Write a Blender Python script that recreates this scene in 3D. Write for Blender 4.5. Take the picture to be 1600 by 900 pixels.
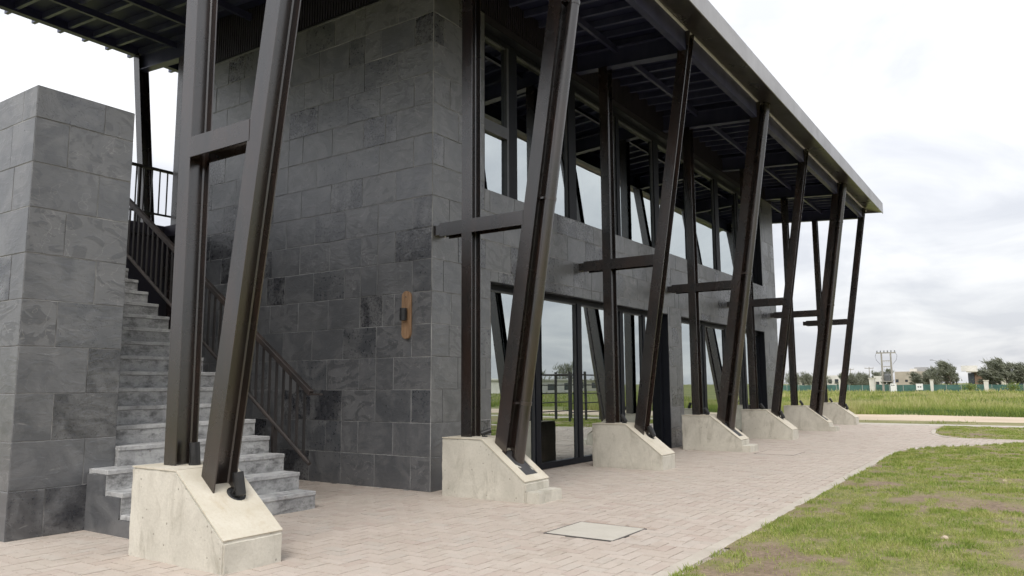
import bpy, bmesh, math, random
import numpy as np
from mathutils import Vector, Matrix, noise as mnoise

random.seed(7)
rng = np.random.default_rng(7)
for o in list(bpy.data.objects):
    bpy.data.objects.remove(o)
scene = bpy.context.scene
col = scene.collection

# ------------------------------------------------------------------ camera
CAM = Vector((-7.160, -6.0264, 1.25))
RIGHT = Vector((0.5607504, -0.8279665, -0.0055290))
UP = Vector((-0.1006968, -0.0748232, 0.9920996))
FWD = Vector((0.8218389, 0.5557635, 0.1253307))
cam_d = bpy.data.cameras.new('camera')
cam = bpy.data.objects.new('camera', cam_d)
col.objects.link(cam)
cam.matrix_world = Matrix(((RIGHT.x, UP.x, -FWD.x, CAM.x), (RIGHT.y, UP.y, -FWD.y, CAM.y), (RIGHT.z, UP.z, -FWD.z, CAM.z), (0, 0, 0, 1)))
cam_d.sensor_width = 36.0
cam_d.lens = 27.01
cam_d.clip_start = 0.05
cam_d.clip_end = 6000
scene.camera = cam

def in_view(P, margin=1.15):
    v = Vector(P) - CAM
    z = v.dot(FWD)
    if z < 0.3:
        return False
    return abs(v.dot(RIGHT) / z) < 0.667 * margin and abs(v.dot(UP) / z) < 0.375 * margin

# ------------------------------------------------------------------ world, sun, exposure
SUN_EL, SUN_AZ = 48.0, 205.0      # azimuth of the sun in the XY plane (degrees from +X)
world = bpy.data.worlds.new('World')
scene.world = world
world.use_nodes = True
nt = world.node_tree
nt.nodes.clear()
def wn(t, **k):
    n = nt.nodes.new(t)
    for a, b in k.items():
        setattr(n, a, b)
    return n
w_out = wn('ShaderNodeOutputWorld')
w_bg = wn('ShaderNodeBackground')
w_bg.inputs['Strength'].default_value = 0.1
nt.links.new(w_bg.outputs[0], w_out.inputs[0])
sky = wn('ShaderNodeTexSky', sky_type='NISHITA')
sky.sun_disc = False
sky.sun_elevation = math.radians(SUN_EL)
sky.sun_rotation = math.radians(90 - SUN_AZ)
sky.air_density = 1.0
sky.dust_density = 2.0
tc = wn('ShaderNodeTexCoord')
sep = wn('ShaderNodeSeparateXYZ')
nt.links.new(tc.outputs['Generated'], sep.inputs[0])
def wmath(op, a, b=None, clamp=False):
    n = wn('ShaderNodeMath', operation=op)
    n.use_clamp = clamp
    for i, v in enumerate((a, b)):
        if v is None:
            continue
        if isinstance(v, (int, float)):
            n.inputs[i].default_value = v
        else:
            nt.links.new(v, n.inputs[i])
    return n.outputs[0]
zpos = wmath('MAXIMUM', sep.outputs['Z'], 0.0)
zdiv = wmath('ADD', zpos, 0.22)
comb = wn('ShaderNodeCombineXYZ')
nt.links.new(wmath('DIVIDE', sep.outputs['X'], zdiv), comb.inputs[0])
nt.links.new(wmath('DIVIDE', sep.outputs['Y'], zdiv), comb.inputs[1])
nz1 = wn('ShaderNodeTexNoise')
nz1.inputs['Scale'].default_value = 1.9
nz1.inputs['Detail'].default_value = 7
nz1.inputs['Roughness'].default_value = 0.55
nz1.inputs['Distortion'].default_value = 0.4
nt.links.new(comb.outputs[0], nz1.inputs['Vector'])
cr = wn('ShaderNodeValToRGB')
cr.color_ramp.elements[0].position = 0.41
cr.color_ramp.elements[0].color = (0.70, 0.715, 0.76, 1)
cr.color_ramp.elements[1].position = 0.70
cr.color_ramp.elements[1].color = (1.0, 1.0, 1.0, 1)
nt.links.new(nz1.outputs['Fac'], cr.inputs[0])
# standard overcast sky: the zenith is brighter than the horizon
lum = wmath('ADD', wmath('MULTIPLY', zpos, 6.6), 5.8)
cmul = wn('ShaderNodeVectorMath', operation='SCALE')
nt.links.new(cr.outputs[0], cmul.inputs[0])
nt.links.new(lum, cmul.inputs['Scale'])
mix = wn('ShaderNodeMix', data_type='RGBA')
mix.inputs[0].default_value = 0.92
nt.links.new(sky.outputs[0], mix.inputs[6])
nt.links.new(cmul.outputs[0], mix.inputs[7])
nt.links.new(mix.outputs[2], w_bg.inputs[0])

sun_d = bpy.data.lights.new('sun', 'SUN')
sun_d.energy = 1.5
sun_d.angle = math.radians(25)
sun_d.color = (1.0, 0.965, 0.91)
sun = bpy.data.objects.new('sun', sun_d)
col.objects.link(sun)
sd = Vector((math.cos(math.radians(SUN_AZ)) * math.cos(math.radians(SUN_EL)), math.sin(math.radians(SUN_AZ)) * math.cos(math.radians(SUN_EL)), math.sin(math.radians(SUN_EL))))
sun.rotation_euler = sd.to_track_quat('Z', 'Y').to_euler()
sun.location = sd * 60

scene.view_settings.view_transform = 'Standard'
scene.view_settings.look = 'None'
scene.view_settings.gamma = 1.0
scene.view_settings.use_curve_mapping = False
scene.view_settings.exposure = 0.76
scene.cycles.use_denoising = True
scene.cycles.use_adaptive_sampling = True
scene.cycles.adaptive_threshold = 0.03
scene.cycles.max_bounces = 6
scene.cycles.diffuse_bounces = 3
scene.cycles.glossy_bounces = 4
scene.cycles.transparent_max_bounces = 6
scene.cycles.caustics_reflective = False
scene.cycles.caustics_refractive = False
scene.cycles.sample_clamp_indirect = 8

# ------------------------------------------------------------------ materials
class NM:
    """small node material writer"""
    def __init__(self, name):
        self.m = bpy.data.materials.new(name)
        self.m.use_nodes = True
        self.t = self.m.node_tree
        self.t.nodes.clear()
        self.out = self.n('ShaderNodeOutputMaterial')
        self.p = self.n('ShaderNodeBsdfPrincipled')
        self.t.links.new(self.p.outputs[0], self.out.inputs[0])
    def n(self, t, **k):
        x = self.t.nodes.new(t)
        for a, b in k.items():
            setattr(x, a, b)
        return x
    def link(self, a, b):
        self.t.links.new(a, b)
    def put(self, sock, v):
        if isinstance(v, (int, float)):
            sock.default_value = v
        elif isinstance(v, tuple):
            sock.default_value = v if len(v) == 4 or sock.type == 'VECTOR' else (*v, 1)
        else:
            self.link(v, sock)
    def math(self, op, a, b=0.0, clamp=False):
        x = self.n('ShaderNodeMath', operation=op)
        x.use_clamp = clamp
        self.put(x.inputs[0], a)
        self.put(x.inputs[1], b)
        return x.outputs[0]
    def coord(self, kind='Object', scale=(1, 1, 1), rnd=None):
        c = self.n('ShaderNodeTexCoord').outputs[kind] if kind != 'World' else self.n('ShaderNodeNewGeometry').outputs['Position']
        mp = self.n('ShaderNodeMapping')
        mp.inputs['Scale'].default_value = scale
        self.link(c, mp.inputs['Vector'])
        v = mp.outputs[0]
        if rnd is not None:
            a = self.n('ShaderNodeVectorMath', operation='ADD')
            cb = self.n('ShaderNodeCombineXYZ')
            for i, k in enumerate((37.0, 91.0, 53.0)):
                self.link(self.math('MULTIPLY', rnd, k), cb.inputs[i])
            self.link(v, a.inputs[0])
            self.link(cb.outputs[0], a.inputs[1])
            v = a.outputs[0]
        return v
    def noise(self, v, scale, detail=4, rough=0.55, dist=0.0):
        x = self.n('ShaderNodeTexNoise')
        self.link(v, x.inputs['Vector'])
        x.inputs['Scale'].default_value = scale
        x.inputs['Detail'].default_value = detail
        x.inputs['Roughness'].default_value = rough
        x.inputs['Distortion'].default_value = dist
        return x.outputs['Fac']
    def ramp(self, f, lo, hi, a=0.0, b=1.0):
        x = self.n('ShaderNodeMapRange')
        x.clamp = True
        for i, v in enumerate((f, lo, hi, a, b)):
            self.put(x.inputs[i], v)
        return x.outputs[0]
    def mix(self, f, a, b, mode='MIX'):
        x = self.n('ShaderNodeMix', data_type='RGBA', blend_type=mode)
        self.put(x.inputs[0], f)
        self.put(x.inputs[6], a)
        self.put(x.inputs[7], b)
        return x.outputs[2]
    def scale(self, c, f):
        x = self.n('ShaderNodeVectorMath', operation='SCALE')
        self.put(x.inputs[0], c)
        self.put(x.inputs['Scale'], f)
        return x.outputs[0]
    def bump(self, h, strength=0.3, dist=0.01):
        x = self.n('ShaderNodeBump')
        x.inputs['Strength'].default_value = strength
        x.inputs['Distance'].default_value = dist
        self.link(h, x.inputs['Height'])
        self.link(x.outputs[0], self.p.inputs['Normal'])
    def set(self, color=None, rough=None, metal=None, spec=None):
        for k, v in (('Base Color', color), ('Roughness', rough), ('Metallic', metal), ('Specular IOR Level', spec)):
            if v is not None:
                self.put(self.p.inputs[k], v)
        return self.m

def rand_src(N, kind):
    if kind == 'island':
        return N.n('ShaderNodeNewGeometry').outputs['Random Per Island']
    return N.n('ShaderNodeObjectInfo').outputs['Random']

def mat_slate(name, kind):
    N = NM(name)
    r = rand_src(N, kind)
    v = N.coord('Object', (1, 1, 1), r)
    big = N.noise(v, 2.6, 5, 0.6, 1.2)
    fine = N.noise(v, 26, 6, 0.65)
    streak = N.noise(N.coord('Object', (1.2, 1.2, 4.5), r), 3.2, 6, 0.62, 2.2)
    tw = N.n('ShaderNodeTexWhiteNoise', noise_dimensions='1D')
    N.link(N.math('MULTIPLY', r, 131.0), tw.inputs['W'])
    tone = tw.outputs['Value']
    base = N.mix(tone, (0.044, 0.049, 0.057), (0.108, 0.111, 0.117))
    base = N.mix(N.ramp(tone, 0.20, 0.17), base, (0.020, 0.022, 0.028))
    base = N.mix(N.ramp(big, 0.44, 0.62, 0, 0.7), base, (0.142, 0.144, 0.148))
    cleft = N.noise(N.coord('Object', (1.0, 1.0, 1.7), r), 2.1, 3, 0.5, 3.0)
    base = N.mix(N.math('MULTIPLY', N.ramp(cleft, 0.53, 0.56, 0, 0.55), N.ramp(tone, 0.45, 0.9)), base, (0.032, 0.035, 0.041))
    base = N.mix(N.ramp(streak, 0.36, 0.29, 0, 0.6), base, (0.23, 0.227, 0.222))
    ridge = N.math('ABSOLUTE', N.math('SUBTRACT', N.noise(N.coord('Object', (1, 1, 1), r), 3.4, 4, 0.5, 0.9), 0.5))
    base = N.mix(N.math('MULTIPLY', N.ramp(ridge, 0.008, 0.0, 0, 0.5), N.ramp(tone, 0.55, 0.75)), base, (0.27, 0.265, 0.26))
    base = N.mix(N.ramp(fine, 0.3, 0.75, 0, 0.22), base, (0.17, 0.165, 0.16))
    h = N.math('ADD', N.math('MULTIPLY', big, 0.8), N.math('ADD', N.math('MULTIPLY', N.ramp(cleft, 0.50, 0.56), 0.25), N.math('ADD', N.math('MULTIPLY', streak, 0.6), N.math('MULTIPLY', fine, 0.07))))
    N.bump(h, 0.26, 0.012)
    return N.set(base, N.ramp(N.math('ADD', fine, N.math('MULTIPLY', N.math('SUBTRACT', tone, 0.5), 0.5)), 0.2, 0.8, 0.26, 0.42), 0, 1.0)

def mat_paver(name, kind):
    N = NM(name)
    r = rand_src(N, kind)
    w = N.coord('World')
    v = N.coord('Object', (1, 1, 1), r)
    base = N.mix(r, (0.445, 0.378, 0.325), (0.490, 0.425, 0.372))
    tw = N.n('ShaderNodeTexWhiteNoise', noise_dimensions='1D')
    N.link(N.math('MULTIPLY', r, 77.0), tw.inputs['W'])
    base = N.mix(N.ramp(tw.outputs['Value'], 0.80, 1.0, 0, 0.6), base, (0.44, 0.40, 0.355))
    base = N.mix(N.ramp(tw.outputs['Value'], 0.20, 0.0, 0, 0.6), base, (0.40, 0.315, 0.27))
    patch = N.noise(w, 0.55, 5, 0.6)
    base = N.mix(N.ramp(patch, 0.42, 0.68, 0, 0.45), base, (0.50, 0.45, 0.385))
    dirt = N.noise(w, 2.3, 7, 0.7)
    base = N.mix(N.ramp(dirt, 0.54, 0.74, 0, 0.6), base, (0.31, 0.26, 0.21))
    fine = N.noise(v, 90, 3, 0.6)
    base = N.mix(N.ramp(fine, 0.4, 0.8, 0, 0.3), base, (0.31, 0.27, 0.235))
    N.bump(fine, 0.25, 0.004)
    return N.set(base, 0.85, 0, 0.3)

def mat_concrete(name, c1, c2, stain, sc=3.0, stain_amt=0.6, kind='object', holes=True, streaks=(1, 1, 0.35), cut=(0.56, 0.74), swirl=0.8):
    N = NM(name)
    r = rand_src(N, kind)
    v = N.coord('Object', (1, 1, 1), r)
    big = N.noise(v, sc, 5, 0.6, 0.6)
    fine = N.noise(v, 45, 4, 0.6)
    base = N.mix(N.ramp(big, 0.3, 0.7), c1, c2)
    st = N.noise(N.coord('Object', streaks, r), sc * 2.2, 8, 0.72, swirl)
    base = N.mix(N.ramp(st, cut[0], cut[1], 0, stain_amt), base, stain)
    base = N.mix(N.ramp(fine, 0.45, 0.8, 0, 0.25), base, stain)
    h = fine
    if holes:
        vo = N.n('ShaderNodeTexVoronoi')
        N.link(v, vo.inputs['Vector'])
        vo.inputs['Scale'].default_value = 13
        sel = N.ramp(vo.outputs['Distance'], 0.13, 0.07, 0, 1)
        keep = N.math('GREATER_THAN', N.n('ShaderNodeSeparateColor').outputs[0], 0.5)
        sc_n = [x for x in N.t.nodes if x.type == 'SEPARATE_COLOR'][-1]
        N.link(vo.outputs['Color'], sc_n.inputs[0])
        pit = N.math('MULTIPLY', sel, keep)
        base = N.mix(N.math('MULTIPLY', pit, 0.7), base, (0.20, 0.18, 0.15))
        h = N.math('SUBTRACT', fine, N.math('MULTIPLY', pit, 1.5))
    N.bump(N.math('ADD', h, N.math('MULTIPLY', big, 0.8)), 0.3, 0.008)
    return N.set(base, 0.88, 0, 0.3)

def mat_steel(name, c1, c2, rough=(0.32, 0.5), metal=0.55, coat=0.0, ior=1.5):
    N = NM(name)
    r = rand_src(N, 'object')
    v = N.coord('Object', (2.5, 2.5, 0.6), r)
    s = N.noise(v, 2.2, 5, 0.55)
    b = N.noise(N.coord('Object', (1, 1, 1), r), 1.7, 5, 0.6)
    base = N.mix(N.ramp(s, 0.36, 0.68), c1, c2)
    base = N.mix(N.ramp(b, 0.5, 0.75, 0, 0.6), base, tuple(0.72 * x for x in c1))
    fine = N.noise(v, 30, 3, 0.6)
    N.bump(N.math('ADD', s, N.math('MULTIPLY', fine, 0.15)), 0.03, 0.004)
    N.put(N.p.inputs['Coat Weight'], coat)
    N.put(N.p.inputs['IOR'], ior)
    return N.set(base, N.ramp(b, 0.3, 0.7, rough[0], rough[1]), metal, 0.5)

def mat_plain(name, c, rough=0.6, metal=0.0, var=0.15, sc=6.0, kind='object'):
    N = NM(name)
    r = rand_src(N, kind)
    v = N.coord('Object', (1, 1, 1), r)
    f = N.noise(v, sc, 5, 0.6)
    base = N.mix(N.ramp(f, 0.3, 0.7), tuple(x * (1 - var) for x in c), tuple(min(1, x * (1 + var)) for x in c))
    N.bump(f, 0.08, 0.004)
    return N.set(base, rough, metal, 0.5)

M = {}
M['slate'] = mat_slate('slate_tile', 'object')
M['slate_mass'] = mat_slate('slate_tile_mass', 'island')
M['grout'] = mat_plain('grout', (0.25, 0.247, 0.24), 0.9, 0, 0.7, 2.3)
M['paver'] = mat_paver('paver', 'object')
M['paver_mass'] = mat_paver('paver_mass', 'island')
M['bed'] = mat_plain('joint_sand', (0.37, 0.315, 0.27), 0.95, 0, 0.4, 3)
M['plinth'] = mat_concrete('plinth_concrete', (0.45, 0.425, 0.365), (0.60, 0.57, 0.495), (0.27, 0.245, 0.195), 2.2, 0.65, cut=(0.52, 0.70))
M['screed'] = mat_concrete('screed', (0.50, 0.455, 0.365), (0.60, 0.56, 0.475), (0.40, 0.31, 0.19), 2.4, 0.5, holes=False)
M['step'] = mat_concrete('step_concrete', (0.24, 0.24, 0.24), (0.46, 0.46, 0.455), (0.035, 0.035, 0.035), 3.6, 0.72, holes=True, streaks=(0.8, 1, 1.5), cut=(0.47, 0.66), swirl=0.2)
M['tread'] = mat_concrete('tread_concrete', (0.30, 0.30, 0.30), (0.50, 0.50, 0.495), (0.07, 0.07, 0.07), 3.8, 0.6, holes=True, streaks=(0.8, 1, 1.2), cut=(0.50, 0.70), swirl=0.2)
M['kerb'] = mat_concrete('kerb_concrete', (0.42, 0.375, 0.32), (0.51, 0.465, 0.40), (0.27, 0.235, 0.185), 3, 0.5, holes=False)
M['steel'] = mat_steel('brown_steel', (0.0075, 0.0054, 0.0048), (0.024, 0.0130, 0.0092), (0.20, 0.32), 0.0, 0.0, 1.9)
M['steel_roof'] = mat_steel('roof_steel', (0.028, 0.031, 0.072), (0.042, 0.046, 0.095), (0.35, 0.5), 0.1)
M['joist'] = mat_steel('joist_steel', (0.046, 0.052, 0.105), (0.068, 0.075, 0.135), (0.3, 0.45), 0.2)
M['deck'] = mat_plain('roof_deck', (0.016, 0.019, 0.055), 0.6, 0.2, 0.2, 3)
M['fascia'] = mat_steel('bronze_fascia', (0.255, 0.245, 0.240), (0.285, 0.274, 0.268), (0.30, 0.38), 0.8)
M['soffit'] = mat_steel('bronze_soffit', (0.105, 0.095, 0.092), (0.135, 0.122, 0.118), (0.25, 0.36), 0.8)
M['flash'] = mat_plain('pale_flashing', (0.62, 0.62, 0.64), 0.5, 0.0, 0.1)
M['clad'] = mat_plain('ribbed_cladding', (0.024, 0.021, 0.032), 0.5, 0.2, 0.2, 4)
M['frame'] = mat_plain('window_frame', (0.010, 0.011, 0.015), 0.45, 0.0, 0.15, 5)
M['frame'].node_tree.nodes['Principled BSDF'].inputs['Specular IOR Level'].default_value = 0.15
M['frame_grey'] = mat_plain('window_bead', (0.075, 0.077, 0.082), 0.4, 0.3, 0.1, 5)
M['black'] = mat_plain('black_plastic', (0.018, 0.018, 0.019), 0.45, 0.0, 0.2, 20)
M['lens'] = mat_plain('spot_lens', (0.30, 0.31, 0.32), 0.08, 0.0, 0.05, 20)
M['rust'] = mat_steel('rusty_steel', (0.012, 0.0095, 0.009), (0.034, 0.024, 0.020), (0.45, 0.65), 0.0)
M['rail'] = mat_steel('rail_steel', (0.014, 0.012, 0.012), (0.026, 0.022, 0.021), (0.4, 0.6), 0.1)
M['room'] = mat_plain('room_wall', (0.20, 0.20, 0.20), 0.9, 0, 0.1, 2)
M['cover'] = mat_concrete('cover_concrete', (0.46, 0.43, 0.375), (0.52, 0.49, 0.43), (0.36, 0.325, 0.27), 2.5, 0.5, holes=False)
M['iron'] = mat_plain('cover_frame', (0.10, 0.095, 0.088), 0.7, 0.3, 0.2, 10)
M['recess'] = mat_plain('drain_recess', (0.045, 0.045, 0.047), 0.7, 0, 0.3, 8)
def mat_copper():
    N = NM('lamp_copper')
    v = N.coord('Object', (8, 8, 1.5))
    f = N.noise(v, 3, 5, 0.6)
    return N.set(N.mix(N.ramp(f, 0.3, 0.7), (0.23, 0.135, 0.072), (0.36, 0.225, 0.13)), 0.5, 0.1)
M['copper'] = mat_copper()

def mat_glass():
    N = NM('reflective_glass')
    gl = N.n('ShaderNodeBsdfGlossy')
    gl.inputs['Color'].default_value = (0.89, 0.955, 0.96, 1)
    gl.inputs['Roughness'].default_value = 0.0
    tr = N.n('ShaderNodeBsdfTransparent')
    tr.inputs['Color'].default_value = (0.20, 0.23, 0.235, 1)
    lw = N.n('ShaderNodeFresnel')
    lw.inputs['IOR'].default_value = 1.5
    f = N.math('ADD', N.math('MULTIPLY', lw.outputs[0], 0.5), 0.56, True)
    mx = N.n('ShaderNodeMixShader')
    N.link(f, mx.inputs[0])
    N.link(tr.outputs[0], mx.inputs[1])
    N.link(gl.outputs[0], mx.inputs[2])
    # a trace of float-glass waviness
    bp = N.n('ShaderNodeBump')
    bp.inputs['Strength'].default_value = 0.05
    bp.inputs['Distance'].default_value = 0.02
    N.link(N.noise(N.coord('Object'), 0.9, 1, 0.4), bp.inputs['Height'])
    N.link(bp.outputs[0], gl.inputs['Normal'])
    N.link(mx.outputs[0], N.out.inputs[0])
    N.t.nodes.remove(N.p)
    return N.m
M['glass'] = mat_glass()

def mat_leaf(name, ca, cb, cc, trans=0.25, rough=0.6):
    """foliage: colour varied blade by blade through the 'tint' attribute"""
    N = NM(name)
    a = N.n('ShaderNodeAttribute', attribute_name='tint')
    c = N.mix(N.ramp(a.outputs['Fac'], 0.0, 0.5), ca, cb)
    c = N.mix(N.ramp(a.outputs['Fac'], 0.5, 1.0), c, cc)
    N.set(c, rough, 0, 0.25)
    tl = N.n('ShaderNodeBsdfTranslucent')
    N.link(c, tl.inputs['Color'])
    mx = N.n('ShaderNodeMixShader')
    mx.inputs[0].default_value = trans
    N.link(N.p.outputs[0], mx.inputs[1])
    N.link(tl.outputs[0], mx.inputs[2])
    N.link(mx.outputs[0], N.out.inputs[0])
    return N.m
M['lawn_blade'] = mat_leaf('lawn_blade', (0.145, 0.230, 0.036), (0.310, 0.360, 0.085), (0.47, 0.42, 0.21))
M['field_blade'] = mat_leaf('field_blade', (0.075, 0.125, 0.032), (0.230, 0.285, 0.055), (0.42, 0.39, 0.18))
M['crown'] = mat_leaf('tree_crown', (0.125, 0.140, 0.100), (0.19, 0.20, 0.145), (0.26, 0.265, 0.20), 0.35)  # leaf colours paled and greyed: distance haze put into the colour
M['bark'] = mat_plain('bark', (0.15, 0.12, 0.095), 0.9, 0, 0.3, 8)

def mat_lawn_soil():
    N = NM('lawn_soil')
    v = N.coord('World')
    a = N.n('ShaderNodeAttribute', attribute_name='cover')
    n1 = N.noise(v, 3.5, 7, 0.65)
    n2 = N.noise(v, 20, 7, 0.72)
    soil = N.mix(N.ramp(n1, 0.3, 0.7), (0.205, 0.150, 0.105), (0.33, 0.26, 0.185))
    soil = N.mix(N.ramp(n2, 0.45, 0.66, 0, 0.85), soil, (0.12, 0.088, 0.062))
    thatch = N.mix(N.ramp(n2, 0.35, 0.65), (0.12, 0.140, 0.042), (0.31, 0.275, 0.13))
    f = N.ramp(N.math('ADD', a.outputs['Fac'], N.math('MULTIPLY', N.math('SUBTRACT', n2, 0.5), 0.6)), 0.25, 0.6)
    N.bump(N.math('ADD', n1, n2), 0.7, 0.03)
    return N.set(N.mix(f, soil, thatch), 0.95, 0, 0.2)
M['lawn_soil'] = mat_lawn_soil()

def mat_two(name, ca, cb, sc, fine=(0.2, 0.17, 0.12), amt=0.3):
    N = NM(name)
    v = N.coord('World')
    n1 = N.noise(v, sc, 6, 0.62)
    n2 = N.noise(v, sc * 14, 5, 0.62)
    c = N.mix(N.ramp(n1, 0.35, 0.65), ca, cb)
    c = N.mix(N.ramp(n2, 0.5, 0.8, 0, amt), c, fine)
    N.bump(n2, 0.4, 0.03)
    return N.set(c, 0.95, 0, 0.2)
M['field'] = mat_two('field_soil', (0.105, 0.125, 0.04), (0.20, 0.20, 0.075), 0.06)
M['thatch'] = mat_two('verge_thatch', (0.16, 0.165, 0.065), (0.25, 0.225, 0.115), 0.7)
M['sand'] = mat_two('sand', (0.44, 0.355, 0.265), (0.52, 0.43, 0.33), 0.5, (0.36, 0.28, 0.20))
M['path'] = mat_two('pale_path', (0.42, 0.385, 0.335), (0.48, 0.445, 0.39), 0.9, (0.34, 0.30, 0.255))

# ------------------------------------------------------------------ mesh helpers
WL = {}                                   # world location of parents
def setp(o, label=None, category=None, group=None, kind=None):
    for k, v in (('label', label), ('category', category), ('group', group), ('kind', kind)):
        if v:
            o[k] = v
    return o

def empty(name, loc, label, category, group=None):
    o = bpy.data.objects.new(name, None)
    o.empty_display_size = 0.2
    col.objects.link(o)
    o.location = loc
    WL[o.name] = Vector(loc)
    return setp(o, label, category, group)

def link_mesh(name, me, mat, parent=None, loc=(0, 0, 0), rot=None):
    """loc is a world position"""
    o = bpy.data.objects.new(name, me)
    if mat is not None and not me.materials:
        me.materials.append(mat)
    col.objects.link(o)
    o.location = Vector(loc)
    if rot:
        o.rotation_euler = rot
    if parent is not None:
        o.parent = parent
        o.location = Vector(loc) - WL[parent.name]
    WL[o.name] = Vector(loc)
    return o

class MB:
    def __init__(self):
        self.v, self.f = [], []
    def add(self, vs, fs):
        k = len(self.v)
        self.v += [tuple(p) for p in vs]
        self.f += [tuple(i + k for i in f) for f in fs]
        return self
    def box(self, x0, x1, y0, y1, z0, z1):
        vs = [(x, y, z) for z in (z0, z1) for y in (y0, y1) for x in (x0, x1)]
        return self.add(vs, [(0, 2, 3, 1), (4, 5, 7, 6), (0, 1, 5, 4), (2, 6, 7, 3), (0, 4, 6, 2), (1, 3, 7, 5)])
    def sheared(self, x0, x1, ya, za0, za1, yb, zb0, zb1):
        """a bar along Y whose ends sit at different heights"""
        vs = [(x0, ya, za0), (x1, ya, za0), (x0, yb, zb0), (x1, yb, zb0), (x0, ya, za1), (x1, ya, za1), (x0, yb, zb1), (x1, yb, zb1)]
        return self.add(vs, [(0, 2, 3, 1), (4, 5, 7, 6), (0, 1, 5, 4), (2, 6, 7, 3), (0, 4, 6, 2), (1, 3, 7, 5)])
    def prism_x(self, prof, x0, x1):
        """prof: (y, z) counter-clockwise seen from -X... closed polygon extruded along X"""
        n = len(prof)
        vs = [(x0, y, z) for y, z in prof] + [(x1, y, z) for y, z in prof]
        fs = [tuple(range(n)), tuple(range(2 * n - 1, n - 1, -1))]
        fs += [(i, i + n, (i + 1) % n + n, (i + 1) % n) for i in range(n)]
        return self.add(vs, fs)
    def ibeam(self, a, b, dv, wv, d, bw, tf, tw):
        """I section between a and b; d along dv (across the web), flanges bw wide along wv"""
        a, b, dv, wv = Vector(a), Vector(b), Vector(dv), Vector(wv)
        D, W, t = d / 2, bw / 2, tw / 2
        r = min(0.010, tf)
        pr = [(-D, -W), (-D, W), (-D + tf, W), (-D + tf, t + r), (-D + tf + r, t), (D - tf - r, t), (D - tf, t + r), (D - tf, W), (D, W), (D, -W), (D - tf, -W), (D - tf, -t - r),
              (D - tf - r, -t), (-D + tf + r, -t), (-D + tf, -t - r), (-D + tf, -W)]
        n = len(pr)
        vs = [e + dv * p + wv * q for e in (a, b) for p, q in pr]
        fs = [(i, (i + 1) % n, (i + 1) % n + n, i + n) for i in range(n)]
        for o in (0, n):
            fs += [tuple(o + i for i in (0, 1, 2, 3, 14, 15)), tuple(o + i for i in (3, 4, 13, 14)), tuple(o + i for i in (4, 5, 12, 13)), tuple(o + i for i in (5, 6, 11, 12)), tuple(o + i for i in (6, 7, 8, 9, 10, 11))]
        return self.add(vs, fs)
    def tube(self, pts, rad, n=10, cap=True):
        pts = [Vector(p) for p in pts]
        rad = rad if isinstance(rad, (list, tuple)) else [rad] * len(pts)
        k0 = len(self.v)
        for i, p in enumerate(pts):
            t = (pts[min(i + 1, len(pts) - 1)] - pts[max(i - 1, 0)]).normalized()
            ref = Vector((0, 0, 1)) if abs(t.z) < 0.9 else Vector((1, 0, 0))
            s = t.cross(ref).normalized()
            q = t.cross(s)
            for j in range(n):
                a = 2 * math.pi * j / n
                self.v.append(tuple(p + (s * math.cos(a) + q * math.sin(a)) * rad[i]))
        for i in range(len(pts) - 1):
            for j in range(n):
                self.f.append((k0 + i * n + j, k0 + i * n + (j + 1) % n, k0 + (i + 1) * n + (j + 1) % n, k0 + (i + 1) * n + j))
        if cap:
            self.f.append(tuple(k0 + j for j in range(n)))
            self.f.append(tuple(k0 + (len(pts) - 1) * n + j for j in range(n)))
        return self
    def build(self, name, mat, parent=None, origin=None, bevel=0.0, smooth=False, seg=1, rough=0.0):
        org = Vector(origin) if origin is not None else (WL[parent.name] if parent is not None else Vector((0, 0, 0)))
        me = bpy.data.meshes.new(name)
        bm = bmesh.new()
        vs = [bm.verts.new(Vector(p) - org) for p in self.v]
        for f in self.f:
            try:
                bm.faces.new([vs[i] for i in f])
            except ValueError:
                pass
        bmesh.ops.recalc_face_normals(bm, faces=bm.faces)
        if bevel:
            ed = [e for e in bm.edges if len(e.link_faces) == 2 and e.calc_face_angle(0) > 0.35]
            bmesh.ops.bevel(bm, geom=ed, offset=bevel, segments=seg, affect='EDGES', clamp_overlap=True)
        if rough:
            for _ in range(4):
                bmesh.ops.subdivide_edges(bm, edges=[e for e in bm.edges if e.calc_length() > 0.07], cuts=1, use_grid_fill=True)
            bmesh.ops.triangulate(bm, faces=[f for f in bm.faces if len(f.verts) > 4])
            bm.normal_update()
            for v in bm.verts:
                w = (v.co + org)
                v.co += v.normal * rough * (mnoise.noise(w * 9.0) + 0.7 * mnoise.noise(w * 23.0))
        if smooth:
            for f in bm.faces:
                f.smooth = True
        bm.to_mesh(me)
        bm.free()
        return link_mesh(name, me, mat, parent, org)

def smoothed(o, deg=40):
    for p in o.data.polygons:
        p.use_smooth = True
    try:
        o.data.set_sharp_from_angle(angle=math.radians(deg))
    except Exception:
        pass
    return o

def np_mesh(name, verts, faces, mat, parent=None, attr=None, k=3):
    """fast mesh from numpy arrays; faces all k-gons; attr = {name: per-vertex floats}"""
    me = bpy.data.meshes.new(name)
    nv, nf = len(verts), len(faces)
    me.vertices.add(nv)
    me.vertices.foreach_set('co', np.ascontiguousarray(verts, np.float32).ravel())
    me.loops.add(nf * k)
    me.loops.foreach_set('vertex_index', np.ascontiguousarray(faces, np.int32).ravel())
    me.polygons.add(nf)
    me.polygons.foreach_set('loop_start', np.arange(0, nf * k, k, dtype=np.int32))
    me.polygons.foreach_set('use_smooth', np.zeros(nf, dtype=bool))
    me.update(calc_edges=True)
    for an, av in (attr or {}).items():
        at = me.attributes.new(an, 'FLOAT', 'POINT')
        at.data.foreach_set('value', np.ascontiguousarray(av, np.float32))
    me.validate()
    return link_mesh(name, me, mat, parent)

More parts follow.
